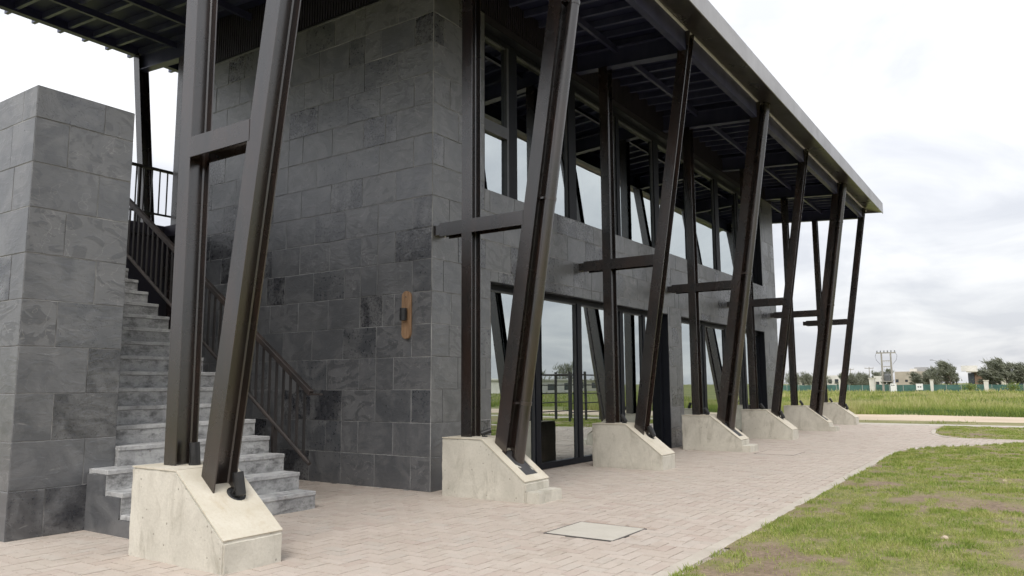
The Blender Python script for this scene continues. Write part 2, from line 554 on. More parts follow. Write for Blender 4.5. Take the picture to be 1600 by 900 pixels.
# ------------------------------------------------------------------ key dimensions (metres)
FX = [-3.588, 0.117, 3.772, 7.427, 11.082, 14.737, 18.392]    # frames along the facade
W = 5.07                                                      # depth of the building
XE = 15.3                                                     # far end of the stone walls
ROOF0, ROOF1 = -4.35, 18.95
def zr(y):                                                    # underside of the rafters
    return 6.462 + 0.0655 * y
ZT = 6.44                                                     # top of the stone cladding

# ------------------------------------------------------------------ ground
def smooth01(t):
    t = np.clip(t, 0, 1)
    return t * t * (3 - 2 * t)
def ground_z(x, y):
    g = np.maximum(np.maximum(x - 28, -y - 24), np.maximum(y - 24, -x - 24))
    return -0.03 - 0.78 * smooth01(g / 34.0)
def make_ground():
    ax = np.concatenate([[-3000, -1200, -500, -250], np.arange(-160, 261, 6), [330, 500, 900, 1700, 3000]])
    ay = np.concatenate([[-3000, -1200, -500, -250], np.arange(-180, 181, 6), [250, 500, 1200, 3000]])
    X, Y = np.meshgrid(ax, ay, indexing='ij')
    V = np.stack([X, Y, ground_z(X, Y)], -1).reshape(-1, 3)
    n = len(ay)
    i, j = np.meshgrid(np.arange(len(ax) - 1), np.arange(n - 1), indexing='ij')
    F = np.stack([i * n + j, (i + 1) * n + j, (i + 1) * n + j + 1, i * n + j + 1], -1).reshape(-1, 4)
    o = np_mesh('ground', V, F, M['field'], k=4)
    for p in o.data.polygons:
        p.use_smooth = True
    setp(o, 'open field ground reaching to the horizon', None, None, 'structure')
make_ground()

def poly_sheet(name, pts, z, mat, label, thick=0.02, kind='structure', parent=None):
    m = MB()
    n = len(pts)
    m.add([(x, y, z) for x, y in pts] + [(x, y, z - thick) for x, y in pts], [tuple(range(n))] + [(i, (i + 1) % n, (i + 1) % n + n, i + n) for i in range(n)])
    o = m.build(name, mat, parent)
    return setp(o, label, None, None, kind)

LAWN = [(-16, -3.97), (-6, -3.97), (-1.2, -3.95), (3.0, -3.90), (7.6, -3.83), (8.5, -3.87), (9.3, -4.02), (9.9, -4.22), (10.4, -4.55), (10.9, -5.0), (11.5, -5.4), (12.1, -5.72), (12.45, -6.3), (12.6, -7.2), (12.6, -13.5), (-16, -13.5)]
ISLAND = [(18.55, -3.72), (16.4, -3.74), (15.2, -3.82), (14.5, -3.93), (13.8, -4.12), (13.35, -4.36), (13.12, -4.7), (13.05, -5.2), (13.08, -5.8), (13.3, -7.2), (13.4, -13.5), (18.55, -13.5)]
def inside(pts, x, y):
    c = False
    j = len(pts) - 1
    for i in range(len(pts)):
        xi, yi = pts[i]
        xj, yj = pts[j]
        if (yi > y) != (yj > y) and x < (xj - xi) * (y - yi) / (yj - yi) + xi:
            c = not c
        j = i
    return c

bed = poly_sheet('pavement', [(-16, -14), (19.3, -14), (19.3, 8.5), (-16, 8.5)], -0.008, M['bed'], 'pinkish herringbone paver forecourt round the slate building', 0.03)
poly_sheet('verge', [(19.6, -40), (22.0, -40), (21.8, -8), (22.1, -2), (21.7, 2), (22.0, 40), (19.6, 40)], -0.012, M['thatch'], 'grassy verge between forecourt and sandy track')
poly_sheet('path', [(18.72, -14), (19.6, -14), (19.6, 8.5), (18.72, 8.5)], 0.001, M['path'], 'pale straight path along the far side of the forecourt', 0.012)
trk = [(22.0 + 0.25 * math.sin(i * 1.7) + 0.12 * math.sin(i * 4.1), -60 + i * 2.0) for i in range(61)]
trk2 = [(27.0 + 0.5 * math.sin(i * 1.3 + 1) + 0.2 * math.sin(i * 3.7), -60 + i * 2.0) for i in range(60, -1, -1)]
poly_sheet('sandy_track', trk + trk2, -0.016, M['sand'], 'bare sandy track crossing between verge and weedy field', 0.015)
poly_sheet('sandy_lane', [(-60, -14.4), (-10, -14.2), (21.5, -14.3), (21.5, -19.5), (0, -20.2), (-60, -19.8)], -0.014, M['sand'], 'sandy lane beyond the lawn mirrored in the doors', 0.015)

# pavers: axis-aligned herringbone, 200 x 100 mm
def make_pavers():
    U = 0.1035
    cand = []
    def ok(x, y):
        if not (-6.8 < x < 18.7 and y < 7.5):
            return False
        if x > -0.02 and y > 0.0 and x < XE and y < W:
            return False
        if x > 0.2 and y > 0.3:
            return x > XE and y < 5
        if y > 3.2 and x < -4.6:
            return False
        if y < -9:
            return False
        if inside(LAWN, x, y + 0.10) or inside(ISLAND, x, y):
            return False
        for dx, dy in ((0.09, 0), (-0.09, 0), (0, 0.09), (0, -0.09)):
            if inside(LAWN, x + dx, y + dy) or inside(ISLAND, x + dx, y + dy):
                return False
        if -1.475 < x < -0.745 and -3.15 < y < -2.42:
            return False
        return True
    j0, j1 = int(-9.2 / U), int(7.6 / U)
    for j in range(j0, j1):
        for i in range(-60, 60):
            bx = (j % 4 + 4 * i) * U
            if bx < -7.2 or bx > 19.2:
                continue
            by = j * U
            hx, hy = bx + U, by + U / 2
            if ok(hx, hy):
                cand.append((hx, hy, 0))
            vx, vy = bx + 2.5 * U, by
            if ok(vx, vy):
                cand.append((vx, vy, 1))
    # the 300 that show largest become parts of their own
    blocked = [(FX[0], -0.85, 0.3, 0.62), (FX[1], -0.9, 0.3, 0.75)]
    seen = []
    for k, (x, y, o) in enumerate(cand):
        if in_view((x, y, 0), 1.0) and not any(abs(x - bx) < wx and abs(y - by) < wy for bx, by, wx, wy in blocked) and not (-4.2 < x < -1.5 and y > 0.2):
            seen.append(((Vector((x, y, 0)) - CAM).length, k))
    seen.sort()
    own = set(k for _, k in seen[:300])
    L, S, g, c = 2 * U, U, 0.0018, 0.002
    def pverts(hl, hs):
        a, b = hl - g, hs - g
        return [(-a, -b, -0.02), (a, -b, -0.02), (a, b, -0.02), (-a, b, -0.02), (-a + c, -b + c, 0), (a - c, -b + c, 0), (a - c, b - c, 0), (-a + c, b - c, 0)]
    pf = [(4, 5, 6, 7), (0, 1, 5, 4), (1, 2, 6, 5), (2, 3, 7, 6), (3, 0, 4, 7)]
    pm = []
    for hl, hs in ((L / 2, S / 2), (S / 2, L / 2)):
        m = MB()
        m.add(pverts(hl, hs), pf)
        me = bpy.data.meshes.new('paver')
        me.from_pydata(m.v, [], m.f)
        me.materials.append(M['paver'])
        pm.append(me)
    PV = [np.array(pverts(L / 2, S / 2)), np.array(pverts(S / 2, L / 2))]
    PF = np.array(pf)
    Vs, Fs, n = [], [], 0
    for k, (x, y, o) in enumerate(cand):
        dz = random.uniform(-0.0022, 0.0022)
        tx, ty = random.uniform(-.0045, .0045), random.uniform(-.0045, .0045)
        if k in own:
            ob = link_mesh('paver', pm[o], None, bed, (x, y, dz))
            ob.rotation_euler = (tx, ty, random.uniform(-.008, .008))
        else:
            P = PV[o].copy()
            P[:, 2] += dz + P[:, 1] * tx - P[:, 0] * ty
            P[:, 0] += x
            P[:, 1] += y
            Vs.append(P)
            Fs.append(PF + n)
            n += 8
    o = np_mesh('paver_field', np.concatenate(Vs), np.concatenate(Fs), M['paver_mass'], bed, k=4)
    o['kind'] = 'stuff'
make_pavers()

# kerb edging, one stone after another along the lawns
def kerb_run(name, pts, label, width=0.11, length=0.92):
    root = None
    P = [Vector((x, y, 0)) for x, y in pts]
    seg = []
    for a, b in zip(P[:-1], P[1:]):
        n = max(1, round((b - a).length / length))
        seg += [(a.lerp(b, i / n), a.lerp(b, (i + 1) / n)) for i in range(n)]
    m = MB()
    m.add([(p.x, p.y, -0.015) for p in P] + [(p.x, p.y + width, -0.015) for p in P][::-1], [tuple(range(2 * len(P)))])
    root = m.build(name, M['bed'], None, origin=(P[0].x, P[0].y, 0))
    setp(root, label, None, None, 'structure')
    for a, b in seg:
        t = (b - a).normalized()
        s = Vector((-t.y, t.x, 0))
        if s.y < 0 and abs(s.y) > abs(s.x):
            s = -s
        g = 0.003
        dz = random.uniform(-0.003, 0.003) + 0.008
        k = MB()
        a2, b2 = a + t * g, b - t * g
        q = [a2, b2, b2 + s * width, a2 + s * width]
        k.add([(p.x, p.y, -0.05) for p in q] + [(p.x, p.y, dz) for p in q], [(0, 1, 2, 3), (4, 5, 6, 7), (0, 1, 5, 4), (1, 2, 6, 5), (2, 3, 7, 6), (3, 0, 4, 7)])
        k.build('kerb_stone', M['kerb'], root, bevel=0.006)
kerb_run('kerb', LAWN[1:12], 'pale concrete edging between pavers and patchy lawn')
kerb_run('kerb', ISLAND[1:9][::-1], 'pale concrete edging round the small grass island')

# lawns: uneven soil sheet with its own patchy cover
def cover_at(x, y):
    c = 0.58 + 0.42 * mnoise.noise(Vector((x * 0.55 + 3.1, y * 0.95, 1.7))) + 0.45 * mnoise.noise(Vector((x * 1.7, y * 2.4, 5.2))) + 0.55 * mnoise.noise(Vector((x * 4.6, y * 6.5, 9.0)))
    return min(1.0, max(0.0, c))
def lawn(name, pts, label, step, xr, yr):
    xs = np.arange(xr[0], xr[1] + 1e-6, step)
    ys = np.arange(yr[0], yr[1] + 1e-6, step)
    V, C, F, idx = [], [], [], {}
    def vid(i, j):
        k = idx.get((i, j))
        if k is None:
            x, y = xs[i], ys[j]
            k = idx[(i, j)] = len(V)
            V.append((x, y, 0.004 + 0.012 * mnoise.noise(Vector((x * 1.3, y * 1.3, 0))) + 0.006 * mnoise.noise(Vector((x * 6, y * 6, 3)))))
            C.append(cover_at(x, y))
        return k
    for i in range(len(xs) - 1):
        for j in range(len(ys) - 1):
            if inside(pts, xs[i] + step / 2, ys[j] + step / 2):
                F.append((vid(i, j), vid(i + 1, j), vid(i + 1, j + 1), vid(i, j + 1)))
    o = np_mesh(name, np.array(V), np.array(F), M['lawn_soil'], attr={'cover': np.array(C)}, k=4)
    for p in o.data.polygons:
        p.use_smooth = True
    return setp(o, label, None, None, 'structure')
lawn('lawn', LAWN, 'patchy lawn with bare soil in front of the building', 0.1, (-16, 12.7), (-13.5, -3.8))
lawn('lawn', ISLAND, 'small grass island beyond the paved branch path', 0.14, (13, 18.6), (-13.5, -3.7))

def blades(name, pts, hgt, wid, tint, mat, label, lean=0.5, parent=None):
    n = len(pts)
    a = rng.uniform(0, 2 * np.pi, n)
    la = rng.uniform(0, 2 * np.pi, n)
    ll = hgt * lean * rng.uniform(0.1, 1.0, n)
    dx, dy = np.cos(a) * wid / 2, np.sin(a) * wid / 2
    V = np.empty((n, 3, 3))
    V[:, 0] = pts + np.stack([-dx, -dy, np.zeros(n)], -1)
    V[:, 1] = pts + np.stack([dx, dy, np.zeros(n)], -1)
    V[:, 2] = pts + np.stack([np.cos(la) * ll, np.sin(la) * ll, hgt], -1)
    F = np.arange(3 * n).reshape(-1, 3)
    o = np_mesh(name, V.reshape(-1, 3), F, mat, parent, {'tint': np.repeat(tint, 3)})
    return setp(o, label, None, None, 'stuff')

def lawn_grass():
    P, H, Wd, T = [], [], [], []
    def zone(pts, x0, x1, y0, y1, n, marg):
        X = rng.uniform(x0, x1, n)
        Y = rng.uniform(y0, y1, n)
        R = rng.uniform(0, 1, n)
        for x, y, r in zip(X, Y, R):
            if not in_view((x, y, 0), marg) or not inside(pts, x, y):
                continue
            c = cover_at(x, y)
            if r > max(0.05, (c - 0.33) * 1.9):
                continue
            d = math.hypot(x - CAM.x, y - CAM.y)
            P.append((x, y, -0.004))
            H.append(random.uniform(0.012, 0.034) * (0.7 + 0.7 * c))
            Wd.append(random.uniform(0.006, 0.010) * max(1.0, d / 8))
            T.append(min(1, max(0, random.gauss(0.48 - 0.25 * (c - 0.5) + 0.45 * mnoise.noise(Vector((x * 2.3, y * 3.1, 4.0))), 0.20))))
    zone(LAWN, -3.5, 2.0, -8.6, -3.95, 210000, 1.2)
    zone(LAWN, 2.0, 12.6, -9.0, -3.8, 200000, 1.2)
    zone(ISLAND, 13, 18.6, -8.5, -3.7, 45000, 1.3)
    # ragged tufts that lap over the edging
    for _ in range(70):
        k = random.randrange(1, 11)
        t = random.random()
        x = LAWN[k][0] + (LAWN[k + 1][0] - LAWN[k][0]) * t
        y = LAWN[k][1] + (LAWN[k + 1][1] - LAWN[k][1]) * t
        if cover_at(x, y - 0.1) < 0.30:
            continue
        for _ in range(random.randint(12, 34)):
            P.append((x + random.gauss(0, 0.05), y - 0.04 + random.gauss(0, 0.02), 0.0))
            H.append(random.uniform(0.02, 0.065))
            Wd.append(0.010)
            T.append(random.uniform(0.1, 0.7))
    blades('lawn_grass', np.array(P), np.array(H), np.array(Wd), np.array(T), M['lawn_blade'], 'short patchy green grass growing on the lawns', 0.9)
lawn_grass()

def stones():
    for x, y, r, lab in ((0.10, -5.32, 0.026, 'small pale stone on the lawn, closest to the edging'), (1.05, -5.98, 0.042, 'largest pale stone lying on the bare soil of the lawn'), (4.6, -5.6, 0.028, 'small pale stone far out on the lawn')):
        bm = bmesh.new()
        bmesh.ops.create_icosphere(bm, subdivisions=2, radius=1.0)
        for v in bm.verts:
            v.co *= 1 + 0.35 * mnoise.noise(v.co * 1.3 + Vector((x * 7, y * 5, 0)))
            v.co = Vector((v.co.x * r * 1.3, v.co.y * r, v.co.z * r * 0.6))
        me = bpy.data.meshes.new('stone')
        bm.to_mesh(me)
        bm.free()
        o = link_mesh('stone', me, M['sand'], None, (x, y, 0.008))
        setp(o, lab, 'stone', 'pale stones on the lawn')
stones()

def field_grass():
    def clump(x, y):
        return 0.7 * mnoise.noise(Vector((x * 0.045, y * 0.13, 2.2))) + 0.5 * mnoise.noise(Vector((x * 0.11, y * 0.33, 4.4))), mnoise.noise(Vector((x * 0.35, y * 0.8, 7.7)))
    P, H, Wd, T = [], [], [], []
    def put(n, xa, xb, ya, yb, hs, ws, power=1.0, base=0.0):
        for _ in range(n):
            u = random.random() ** power
            x = xa + (xb - xa) * u
            y0 = ya(x) if callable(ya) else ya
            y1 = yb(x) if callable(yb) else yb
            y = random.uniform(y0, y1)
            a, b = clump(x, y)
            if random.random() > 0.75 + 0.6 * b:
                continue
            z = float(ground_z(np.array(x), np.array(y)))
            P.append((x, y, z - 0.02))
            H.append(hs * random.uniform(0.5, 1.25) * (0.80 + 0.95 * a + 0.55 * b))
            Wd.append(ws * random.uniform(0.6, 1.4) * (1 + (x - 25) / 60 if xa > 20 else 1))
            T.append(min(1, max(0, 0.46 + 0.95 * a + 0.5 * b + random.gauss(0, 0.13) + base)))
    fan_a = lambda x: CAM.y - (x - CAM.x) * 0.14 - 3
    fan_b = lambda x: CAM.y + (x - CAM.x) * 0.44 + 3
    put(70000, 27.2, 60, fan_a, fan_b, 0.42, 0.030, 1.25)
    put(60000, 60, 196, fan_a, fan_b, 0.55, 0.045, 1.5, 0.02)
    put(26000, 19.62, 21.95, -12, 5, 0.075, 0.026, 1.0, -0.12)
    put(500, 20.2, 21.9, -12, 5, 0.20, 0.035, 1.0, 0.1)
    # the same weeds on the side the glass mirrors
    for _ in range(26000):
        y = -20.5 - 70 * random.random() ** 1.6
        x = random.uniform(-8 + (y + 20) * 0.2, 75 - (y + 20) * 1.6)
        a, b = clump(x, y)
        P.append((x, y, float(ground_z(np.array(x), np.array(y))) - 0.02))
        H.append(0.5 * random.uniform(0.5, 1.25) * (0.85 + 0.7 * a))
        Wd.append(0.05 * random.uniform(0.6, 1.4) * (1 + (-y - 20) / 40))
        T.append(min(1, max(0, 0.47 + 0.5 * a + random.gauss(0, 0.16))))
    blades('field_grass', np.array(P), np.array(np.maximum(H, 0.03)), np.array(Wd), np.array(T), M['field_blade'], 'tall yellow-green weeds covering the open field', 0.7)
field_grass()

# ------------------------------------------------------------------ slate tiling
TILE_CACHE = {}
def tile_mesh(w, h, var=0):
    """a split slate tile: slightly uneven outline, eased edge; a few variants of each size"""
    k = (round(w, 3), round(h, 3), var)
    if k not in TILE_CACHE:
        R = random.Random(hash(k))
        g, c = 0.0022, 0.003
        a, b = w / 2 - g, h / 2 - g
        out = []
        for (x0, z0), (x1, z1) in (((-a, -b), (a, -b)), ((a, -b), (a, b)), ((a, b), (-a, b)), ((-a, b), (-a, -b))):
            for t in (0, 0.33, 0.66):
                t2 = t if t == 0 else t + R.uniform(-0.1, 0.1)
                x, z = x0 + (x1 - x0) * t2, z0 + (z1 - z0) * t2
                d = R.uniform(0.0, 0.0030)
                out.append((x - math.copysign(min(d, abs(x)), x) * (abs(abs(x) - a) < 1e-6), z - math.copysign(min(d, abs(z)), z) * (abs(abs(z) - b) < 1e-6)))
        n = len(out)
        inn = [(x * (a - c) / a, z * (b - c) / b) for x, z in out]
        vs = [(x, 0.006, z) for x, z in out] + [(x, 0.0015, z) for x, z in out] + [(x, 0.0, z) for x, z in inn]
        fs = [tuple(range(2 * n, 3 * n))] + [(i, (i + 1) % n, (i + 1) % n + n, i + n) for i in range(n)] + [(i + n, (i + 1) % n + n, (i + 1) % n + 2 * n, i + 2 * n) for i in range(n)]
        me = bpy.data.meshes.new('stone_tile')
        me.from_pydata(vs, [], fs)
        me.materials.append(M['slate'])
        TILE_CACHE[k] = me
    return TILE_CACHE[k]

def subtract(r, h):
    u0, u1, z0, z1 = r
    a0, a1, b0, b1 = h
    if u1 <= a0 + 1e-4 or u0 >= a1 - 1e-4 or z1 <= b0 + 1e-4 or z0 >= b1 - 1e-4:
        return [r]
    out = []
    if u0 < a0:
        out.append((u0, a0, z0, z1))
    if u1 > a1:
        out.append((a1, u1, z0, z1))
    m0, m1 = max(u0, a0), min(u1, a1)
    if z1 > b1:
        out.append((m0, m1, b1, z1))
    if z0 < b0:
        out.append((m0, m1, z0, b0))
    return out

def layout(u0, u1, z0, z1, holes, first, seed, cut=0.14):
    R = random.Random(seed)
    rects = []
    z = z0
    k = 0
    while z < z1 - 0.01:
        zt = min(z + 0.4, z1)
        u = u0
        nxt = u0 + first[k % len(first)]
        while u < u1 - 0.005:
            e = min(nxt, u1)
            if u1 - e < 0.06:
                e = u1
            if e - u > 0.5 and R.random() < cut:
                s = u + R.choice((0.2, 0.3, 0.38))
                rects += [(u, s, z, zt), (s, e, z, zt)]
            else:
                rects.append((u, e, z, zt))
            u = e
            nxt = e + 0.6
        z = zt
        k += 1
    for h in holes:
        rects = [q for r in rects for q in subtract(r, h)]
    return [r for r in rects if r[1] - r[0] > 0.02 and r[3] - r[2] > 0.02]

def place_tiles(parent, rects, plane, at, seed, mass_from=None):
    """plane 'x': the face looks along -X at x=at, u = y; plane 'y': looks along -Y at y=at, u = x"""
    R = random.Random(seed)
    mass = MB()
    for u0, u1, z0, z1 in rects:
        uc, zc = (u0 + u1) / 2, (z0 + z1) / 2
        off = R.uniform(-0.0032, 0.0012)
        me = tile_mesh(u1 - u0, z1 - z0, R.randrange(4))
        tilt = R.uniform(-0.0022, 0.0022)
        if plane == 'x':
            loc, rot = (at + off, uc, zc), (0, tilt, math.radians(-90) + R.uniform(-0.0022, 0.0022))
        else:
            loc, rot = (uc, at + off, zc), (tilt, 0, R.uniform(-0.0022, 0.0022))
        if mass_from is not None and uc > mass_from:
            for f in ([[v.co for v in me.vertices]]):
                mass.add([(uc + c.x, at + off + c.y, zc + c.z) for c in f], [tuple(p.vertices) for p in me.polygons])
        else:
            link_mesh('stone_tile', me, None, parent, loc, rot)
    if mass.v:
        o = mass.build('stone_tile_field', M['slate_mass'], parent)
        o['kind'] = 'stuff'

# ------------------------------------------------------------------ the building
B = empty('slate_building', (0, 0, 0), 'two-storey building clad in dark slate tiles with wide overhanging flat roof', 'building')
D1, D2, UW = (1.236, 7.337, 0.0, 2.65), (8.04, 14.013, 0.0, 2.65), (1.10, 14.054, 3.91, 6.32)
G0 = 0.003
m = MB().box(G0, 0.30, G0, W, -0.05, ZT)
gable = m.build('gable_wall', M['grout'], B)
gr = layout(0.0, W, 0.0, ZT, [], [0.313, 0.61], 11, 0.10)
place_tiles(gable, gr, 'x', 0.0, 3)
m = MB()
m.box(0.30, 1.10, G0, 0.30, -0.05, ZT).box(1.10, D1[0], G0, 0.30, -0.05, 3.91).box(D1[0], D2[1], G0, 0.30, 2.65, 3.91).box(D1[1], D2[0], G0, 0.30, -0.05, 2.65)
m.box(D2[1], XE, G0, 0.30, -0.05, 3.91).box(UW[1], XE, G0, 0.30, 3.91, ZT)
facade = m.build('facade_wall', M['grout'], B)
fr_ = layout(0.0, XE, 0.0, ZT, [D1, D2, (UW[0], UW[1], UW[2], 9)], [0.34, 0.62, 0.22, 0.52], 23, 0.16)
n_left = 296 - len(gr)
xs_sorted = sorted((r[0] + r[1]) / 2 for r in fr_)
place_tiles(facade, fr_, 'y', 0.0, 5, xs_sorted[n_left] if len(xs_sorted) > n_left else None)
MB().box(-0.0035, 0.0035, -0.0035, 0.0035, 0.0, ZT).build('corner_bead', M['grout'], B)
MB().box(0.30, XE, W - 0.3, W - G0, -0.05, 6.7).build('back_wall', M['room'], B)
MB().box(XE - 0.3, XE, 0.30, W - 0.3, -0.05, 6.5).build('end_wall', M['grout'], B)
MB().box(0.30, XE - 0.3, 0.42, W - 0.3, 3.62, 3.90).build('upper_floor', M['room'], B)
MB().box(0.30, XE - 0.3, 0.25, W - 0.3, -0.05, 0.02).build('ground_floor', M['room'], B)
MB().box(0.30, XE - 0.3, 0.42, W - 0.3, 6.42, 6.44).build('room_ceiling', M['room'], B)
MB().box(7.55, 7.80, 0.30, W - 0.3, 0.02, 3.62).build('partition_wall', M['room'], B)

# ribbed metal cladding between the stone and the roof
def ribs(u0, u1, plane, z0, top):
    m = MB()
    u, p = u0, 0.055
    i = 0
    while u < u1:
        e = min(u + p, u1)
        for a, b, d in ((u, u + 0.6 * p, 0.0), (u + 0.6 * p, e, 0.018)):
            b = min(b, u1)
            if b <= a:
                continue
            if plane == 'x':
                m.add([(d, a, z0), (d, b, z0), (d, b, top(b)), (d, a, top(a))], [(0, 1, 2, 3)])
                m.add([(0, b, z0), (0.018, b, z0), (0.018, b, top(b)), (0, b, top(b))], [(0, 1, 2, 3)])
            else:
                m.add([(a, d, z0), (b, d, z0), (b, d, top(b)), (a, d, top(a))], [(0, 1, 2, 3)])
                m.add([(b, 0, z0), (b, 0.018, z0), (b, 0.018, top(b)), (b, 0, top(b))], [(0, 1, 2, 3)])
        u = e
    return m
MB().box(0.02, 0.28, 0.02, W, ZT, 6.9).build('gable_infill', M['clad'], B)
MB().box(0.28, XE, 0.02, 0.28, ZT, 6.9).build('facade_infill', M['clad'], B)
o = ribs(0.0, W, 'x', ZT + 0.002, lambda y: zr(y) + 0.43).build('gable_cladding', M['clad'], B)
o['kind'] = 'stuff'
m = ribs(0.0, XE, 'y', ZT + 0.002, lambda x: zr(0) + 0.43)
m.box(UW[0], UW[1], 0.02, 0.28, 6.32, ZT)
o = m.build('facade_cladding', M['clad'], B)
o['kind'] = 'stuff'
MB().box(-0.012, 0.010, -0.012, W, ZT - 0.012, ZT + 0.012).box(0.010, UW[0], -0.012, 0.010, ZT - 0.012, ZT + 0.012).build('cladding_drip', M['frame'], B)

# glazing
GY = 0.20
def glazing(name, op, mull, rail=0.06, bottom=0.09, reveal=0.26, head=0.075, casement=None):
    x0, x1, z0, z1 = op
    fr = MB()
    fr.box(x0, x1, GY - 0.05, GY + 0.06, z0 + 0.001, z0 + bottom).box(x0, x1, GY - 0.05, GY + 0.06, z1 - head, z1 - 0.001)
    fr.box(x0 + 0.001, x0 + rail, GY - 0.049, GY + 0.059, z0 + bottom, z1 - head).box(x1 - rail, x1 - 0.001, GY - 0.049, GY + 0.059, z0 + bottom, z1 - head)
    part = fr.build(name, M['frame'], B)
    MB().box(x1 - 0.012, x1 - 0.0005, 0.004, GY - 0.05, z0 + 0.002, z1 - 0.014).build('reveal', M['frame'], part)
    MB().box(x0, x1, -0.004, GY - 0.05, z1 - 0.012, z1 - 0.0005).build('soffit_panel', M['frame'], part)
    MB().box(x0, x0 + 0.010, 0.004, GY - 0.05, z0 + 0.002, z1 - 0.014).build('reveal', M['frame'], part)
    xs = [x0 + rail] 
    for c, w in mull:
        MB().box(c - w / 2, c + w / 2, GY - 0.055, GY + 0.06, z0 + bottom, z1 - head).build('mullion', M['frame'], part)
        MB().box(c - w / 2 - 0.018, c - w / 2 - 0.001, GY - 0.03, GY + 0.02, z0 + bottom, z1 - head - 0.001).build('bead', M['frame_grey'], part)
        MB().box(c + w / 2 + 0.001, c + w / 2 + 0.018, GY - 0.03, GY + 0.02, z0 + bottom, z1 - head - 0.001).build('bead', M['frame_grey'], part)
        xs += [c - w / 2, c + w / 2]
    xs.append(x1 - rail)
    for i in range(0, len(xs), 2):
        pm = MB().box(xs[i] + 0.0005, xs[i + 1] - 0.0005, GY - 0.006, GY + 0.006, z0 + bottom, z1 - head)
        pn = pm.build('pane', M['glass'], part, origin=((xs[i] + xs[i + 1]) / 2, GY, z0))
        pn.rotation_euler = (random.uniform(-.0012, .0012), 0, random.uniform(-.0012, .0012))
        MB().box(xs[i] + 0.02, xs[i + 1] - 0.02, GY - 0.031, GY - 0.008, z1 - head - 0.022, z1 - head - 0.001).build('bead', M['frame_grey'], part)
    if casement:
        a, b, za, zb = casement
        MB().box(a, b, GY - 0.058, GY + 0.03, za, zb).build('transom', M['frame_grey'], part)
        MB().box(b - 0.05, b - 0.001, GY - 0.057, GY + 0.03, z0 + bottom, z1 - head).build('casement_stile', M['frame_grey'], part)
    return part
glazing('sliding_door', D1, [(2.66, 0.13), (3.95, 0.14), (5.52, 0.14), (6.50, 0.11)])
glazing('sliding_door', D2, [(9.74, 0.16), (11.30, 0.16), (12.70, 0.14)])
glazing('upper_window', UW, [(2.015, 0.22), (3.80, 0.24), (5.53, 0.12), (7.30, 0.24), (9.10, 0.14), (10.95, 0.26), (12.60, 0.14)], bottom=0.045, head=0.08, casement=(1.16, 1.905, 4.83, 5.0))

# ------------------------------------------------------------------ roof
m = MB()
zs = lambda y: zr(y) + 0.44
m.add([(x, y, zs(y) + d) for x in (ROOF0, ROOF1) for y in (-2.42, 7.14) for d in (0, 0.05)], [(0, 1, 3, 2), (4, 6, 7, 5), (0, 4, 5, 1), (2, 3, 7, 6), (0, 2, 6, 4), (1, 5, 7, 3)])
roof = m.build('roof', M['deck'], B)
for x in FX:
    m = MB().ibeam((x, -1.80, zr(-1.80) + 0.165), (x, 7.02, zr(7.02) + 0.165), (0, 0, 1), (1, 0, 0), 0.33, 0.15, 0.014, 0.010)
    m.build('rafter', M['steel_roof'], roof)
x = 0.071 - 0.41 * 10
while x < ROOF1 - 0.05:
    m = MB()
    y0, y1 = -1.86, 7.40
    # a lipped channel: web, bottom and top flange
    for xa, xb, da, db in ((x, x + 0.006, 0.334, 0.436), (x + 0.006, x + 0.055, 0.334, 0.341), (x + 0.006, x + 0.055, 0.429, 0.436)):
        m.sheared(xa, xb, y0, zr(y0) + da, zr(y0) + db, y1, zr(y1) + da, zr(y1) + db)
    m.build('joist', M['joist'], roof)
    x += 0.41
ends = [ROOF0 + 0.05] + FX + [ROOF1 - 0.05]
for k in range(len(ends) - 1):
    a = ends[k] + (0.012 if k else 0)
    b = ends[k + 1] - (0.012 if k < len(ends) - 2 else 0)
    for y in (-0.76, 0.35, 1.45, 2.55, 3.70, 4.82, 5.87):
        z = zr(y) + 0.225
        mm = MB().box(a, b, y, y + 0.006, z, z + 0.105).box(a, b, y + 0.006, y + 0.055, z, z + 0.007)
        mm.build('purlin', M['steel_roof'], roof)
    z = zr(7.03)
    MB().box(a, b, 7.035, 7.15, z + 0.300, z + 0.446).build('back_edge_beam', M['steel_roof'], roof)
fe = [ROOF0 + 0.05] + FX + [FX[-1] + 0.12]
for k in range(len(fe) - 1):
    a = fe[k] + (0.094 if k else 0)
    b = fe[k + 1] - (0.094 if k < len(fe) - 2 else 0)
    if b - a < 0.05:
        b = a + 0.05
    MB().box(a, b, -1.95, -1.938, 6.355, 6.69).box(a, b, -1.938, -1.85, 6.355, 6.368).box(a, b, -1.938, -1.85, 6.677, 6.69).build('edge_beam', M['steel_roof'], roof)
MB().box(ROOF0, ROOF1 - 0.02, -1.985, -1.952, 6.650, 6.672).build('flashing', M['flash'], roof)
m = MB()
m.add([(x, y, z) for x in (ROOF0, ROOF1) for y, z in ((-1.93, 6.692), (-2.42, 6.548), (-2.42, 6.560), (-1.93, 6.706))], [(0, 1, 2, 3), (4, 7, 6, 5), (0, 4, 5, 1), (1, 5, 6, 2), (2, 6, 7, 3), (3, 7, 4, 0)])
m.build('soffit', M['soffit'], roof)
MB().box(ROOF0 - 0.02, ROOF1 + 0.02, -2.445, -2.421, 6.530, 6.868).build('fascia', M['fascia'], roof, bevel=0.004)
for xa, xb in ((ROOF0 - 0.02, ROOF0), (ROOF1, ROOF1 + 0.02)):
    MB().sheared(xa, xb, -2.42, 6.56, 6.866, 7.24, zr(7.24) + 0.33, zr(7.24) + 0.60).build('end_fascia', M['fascia'], roof)

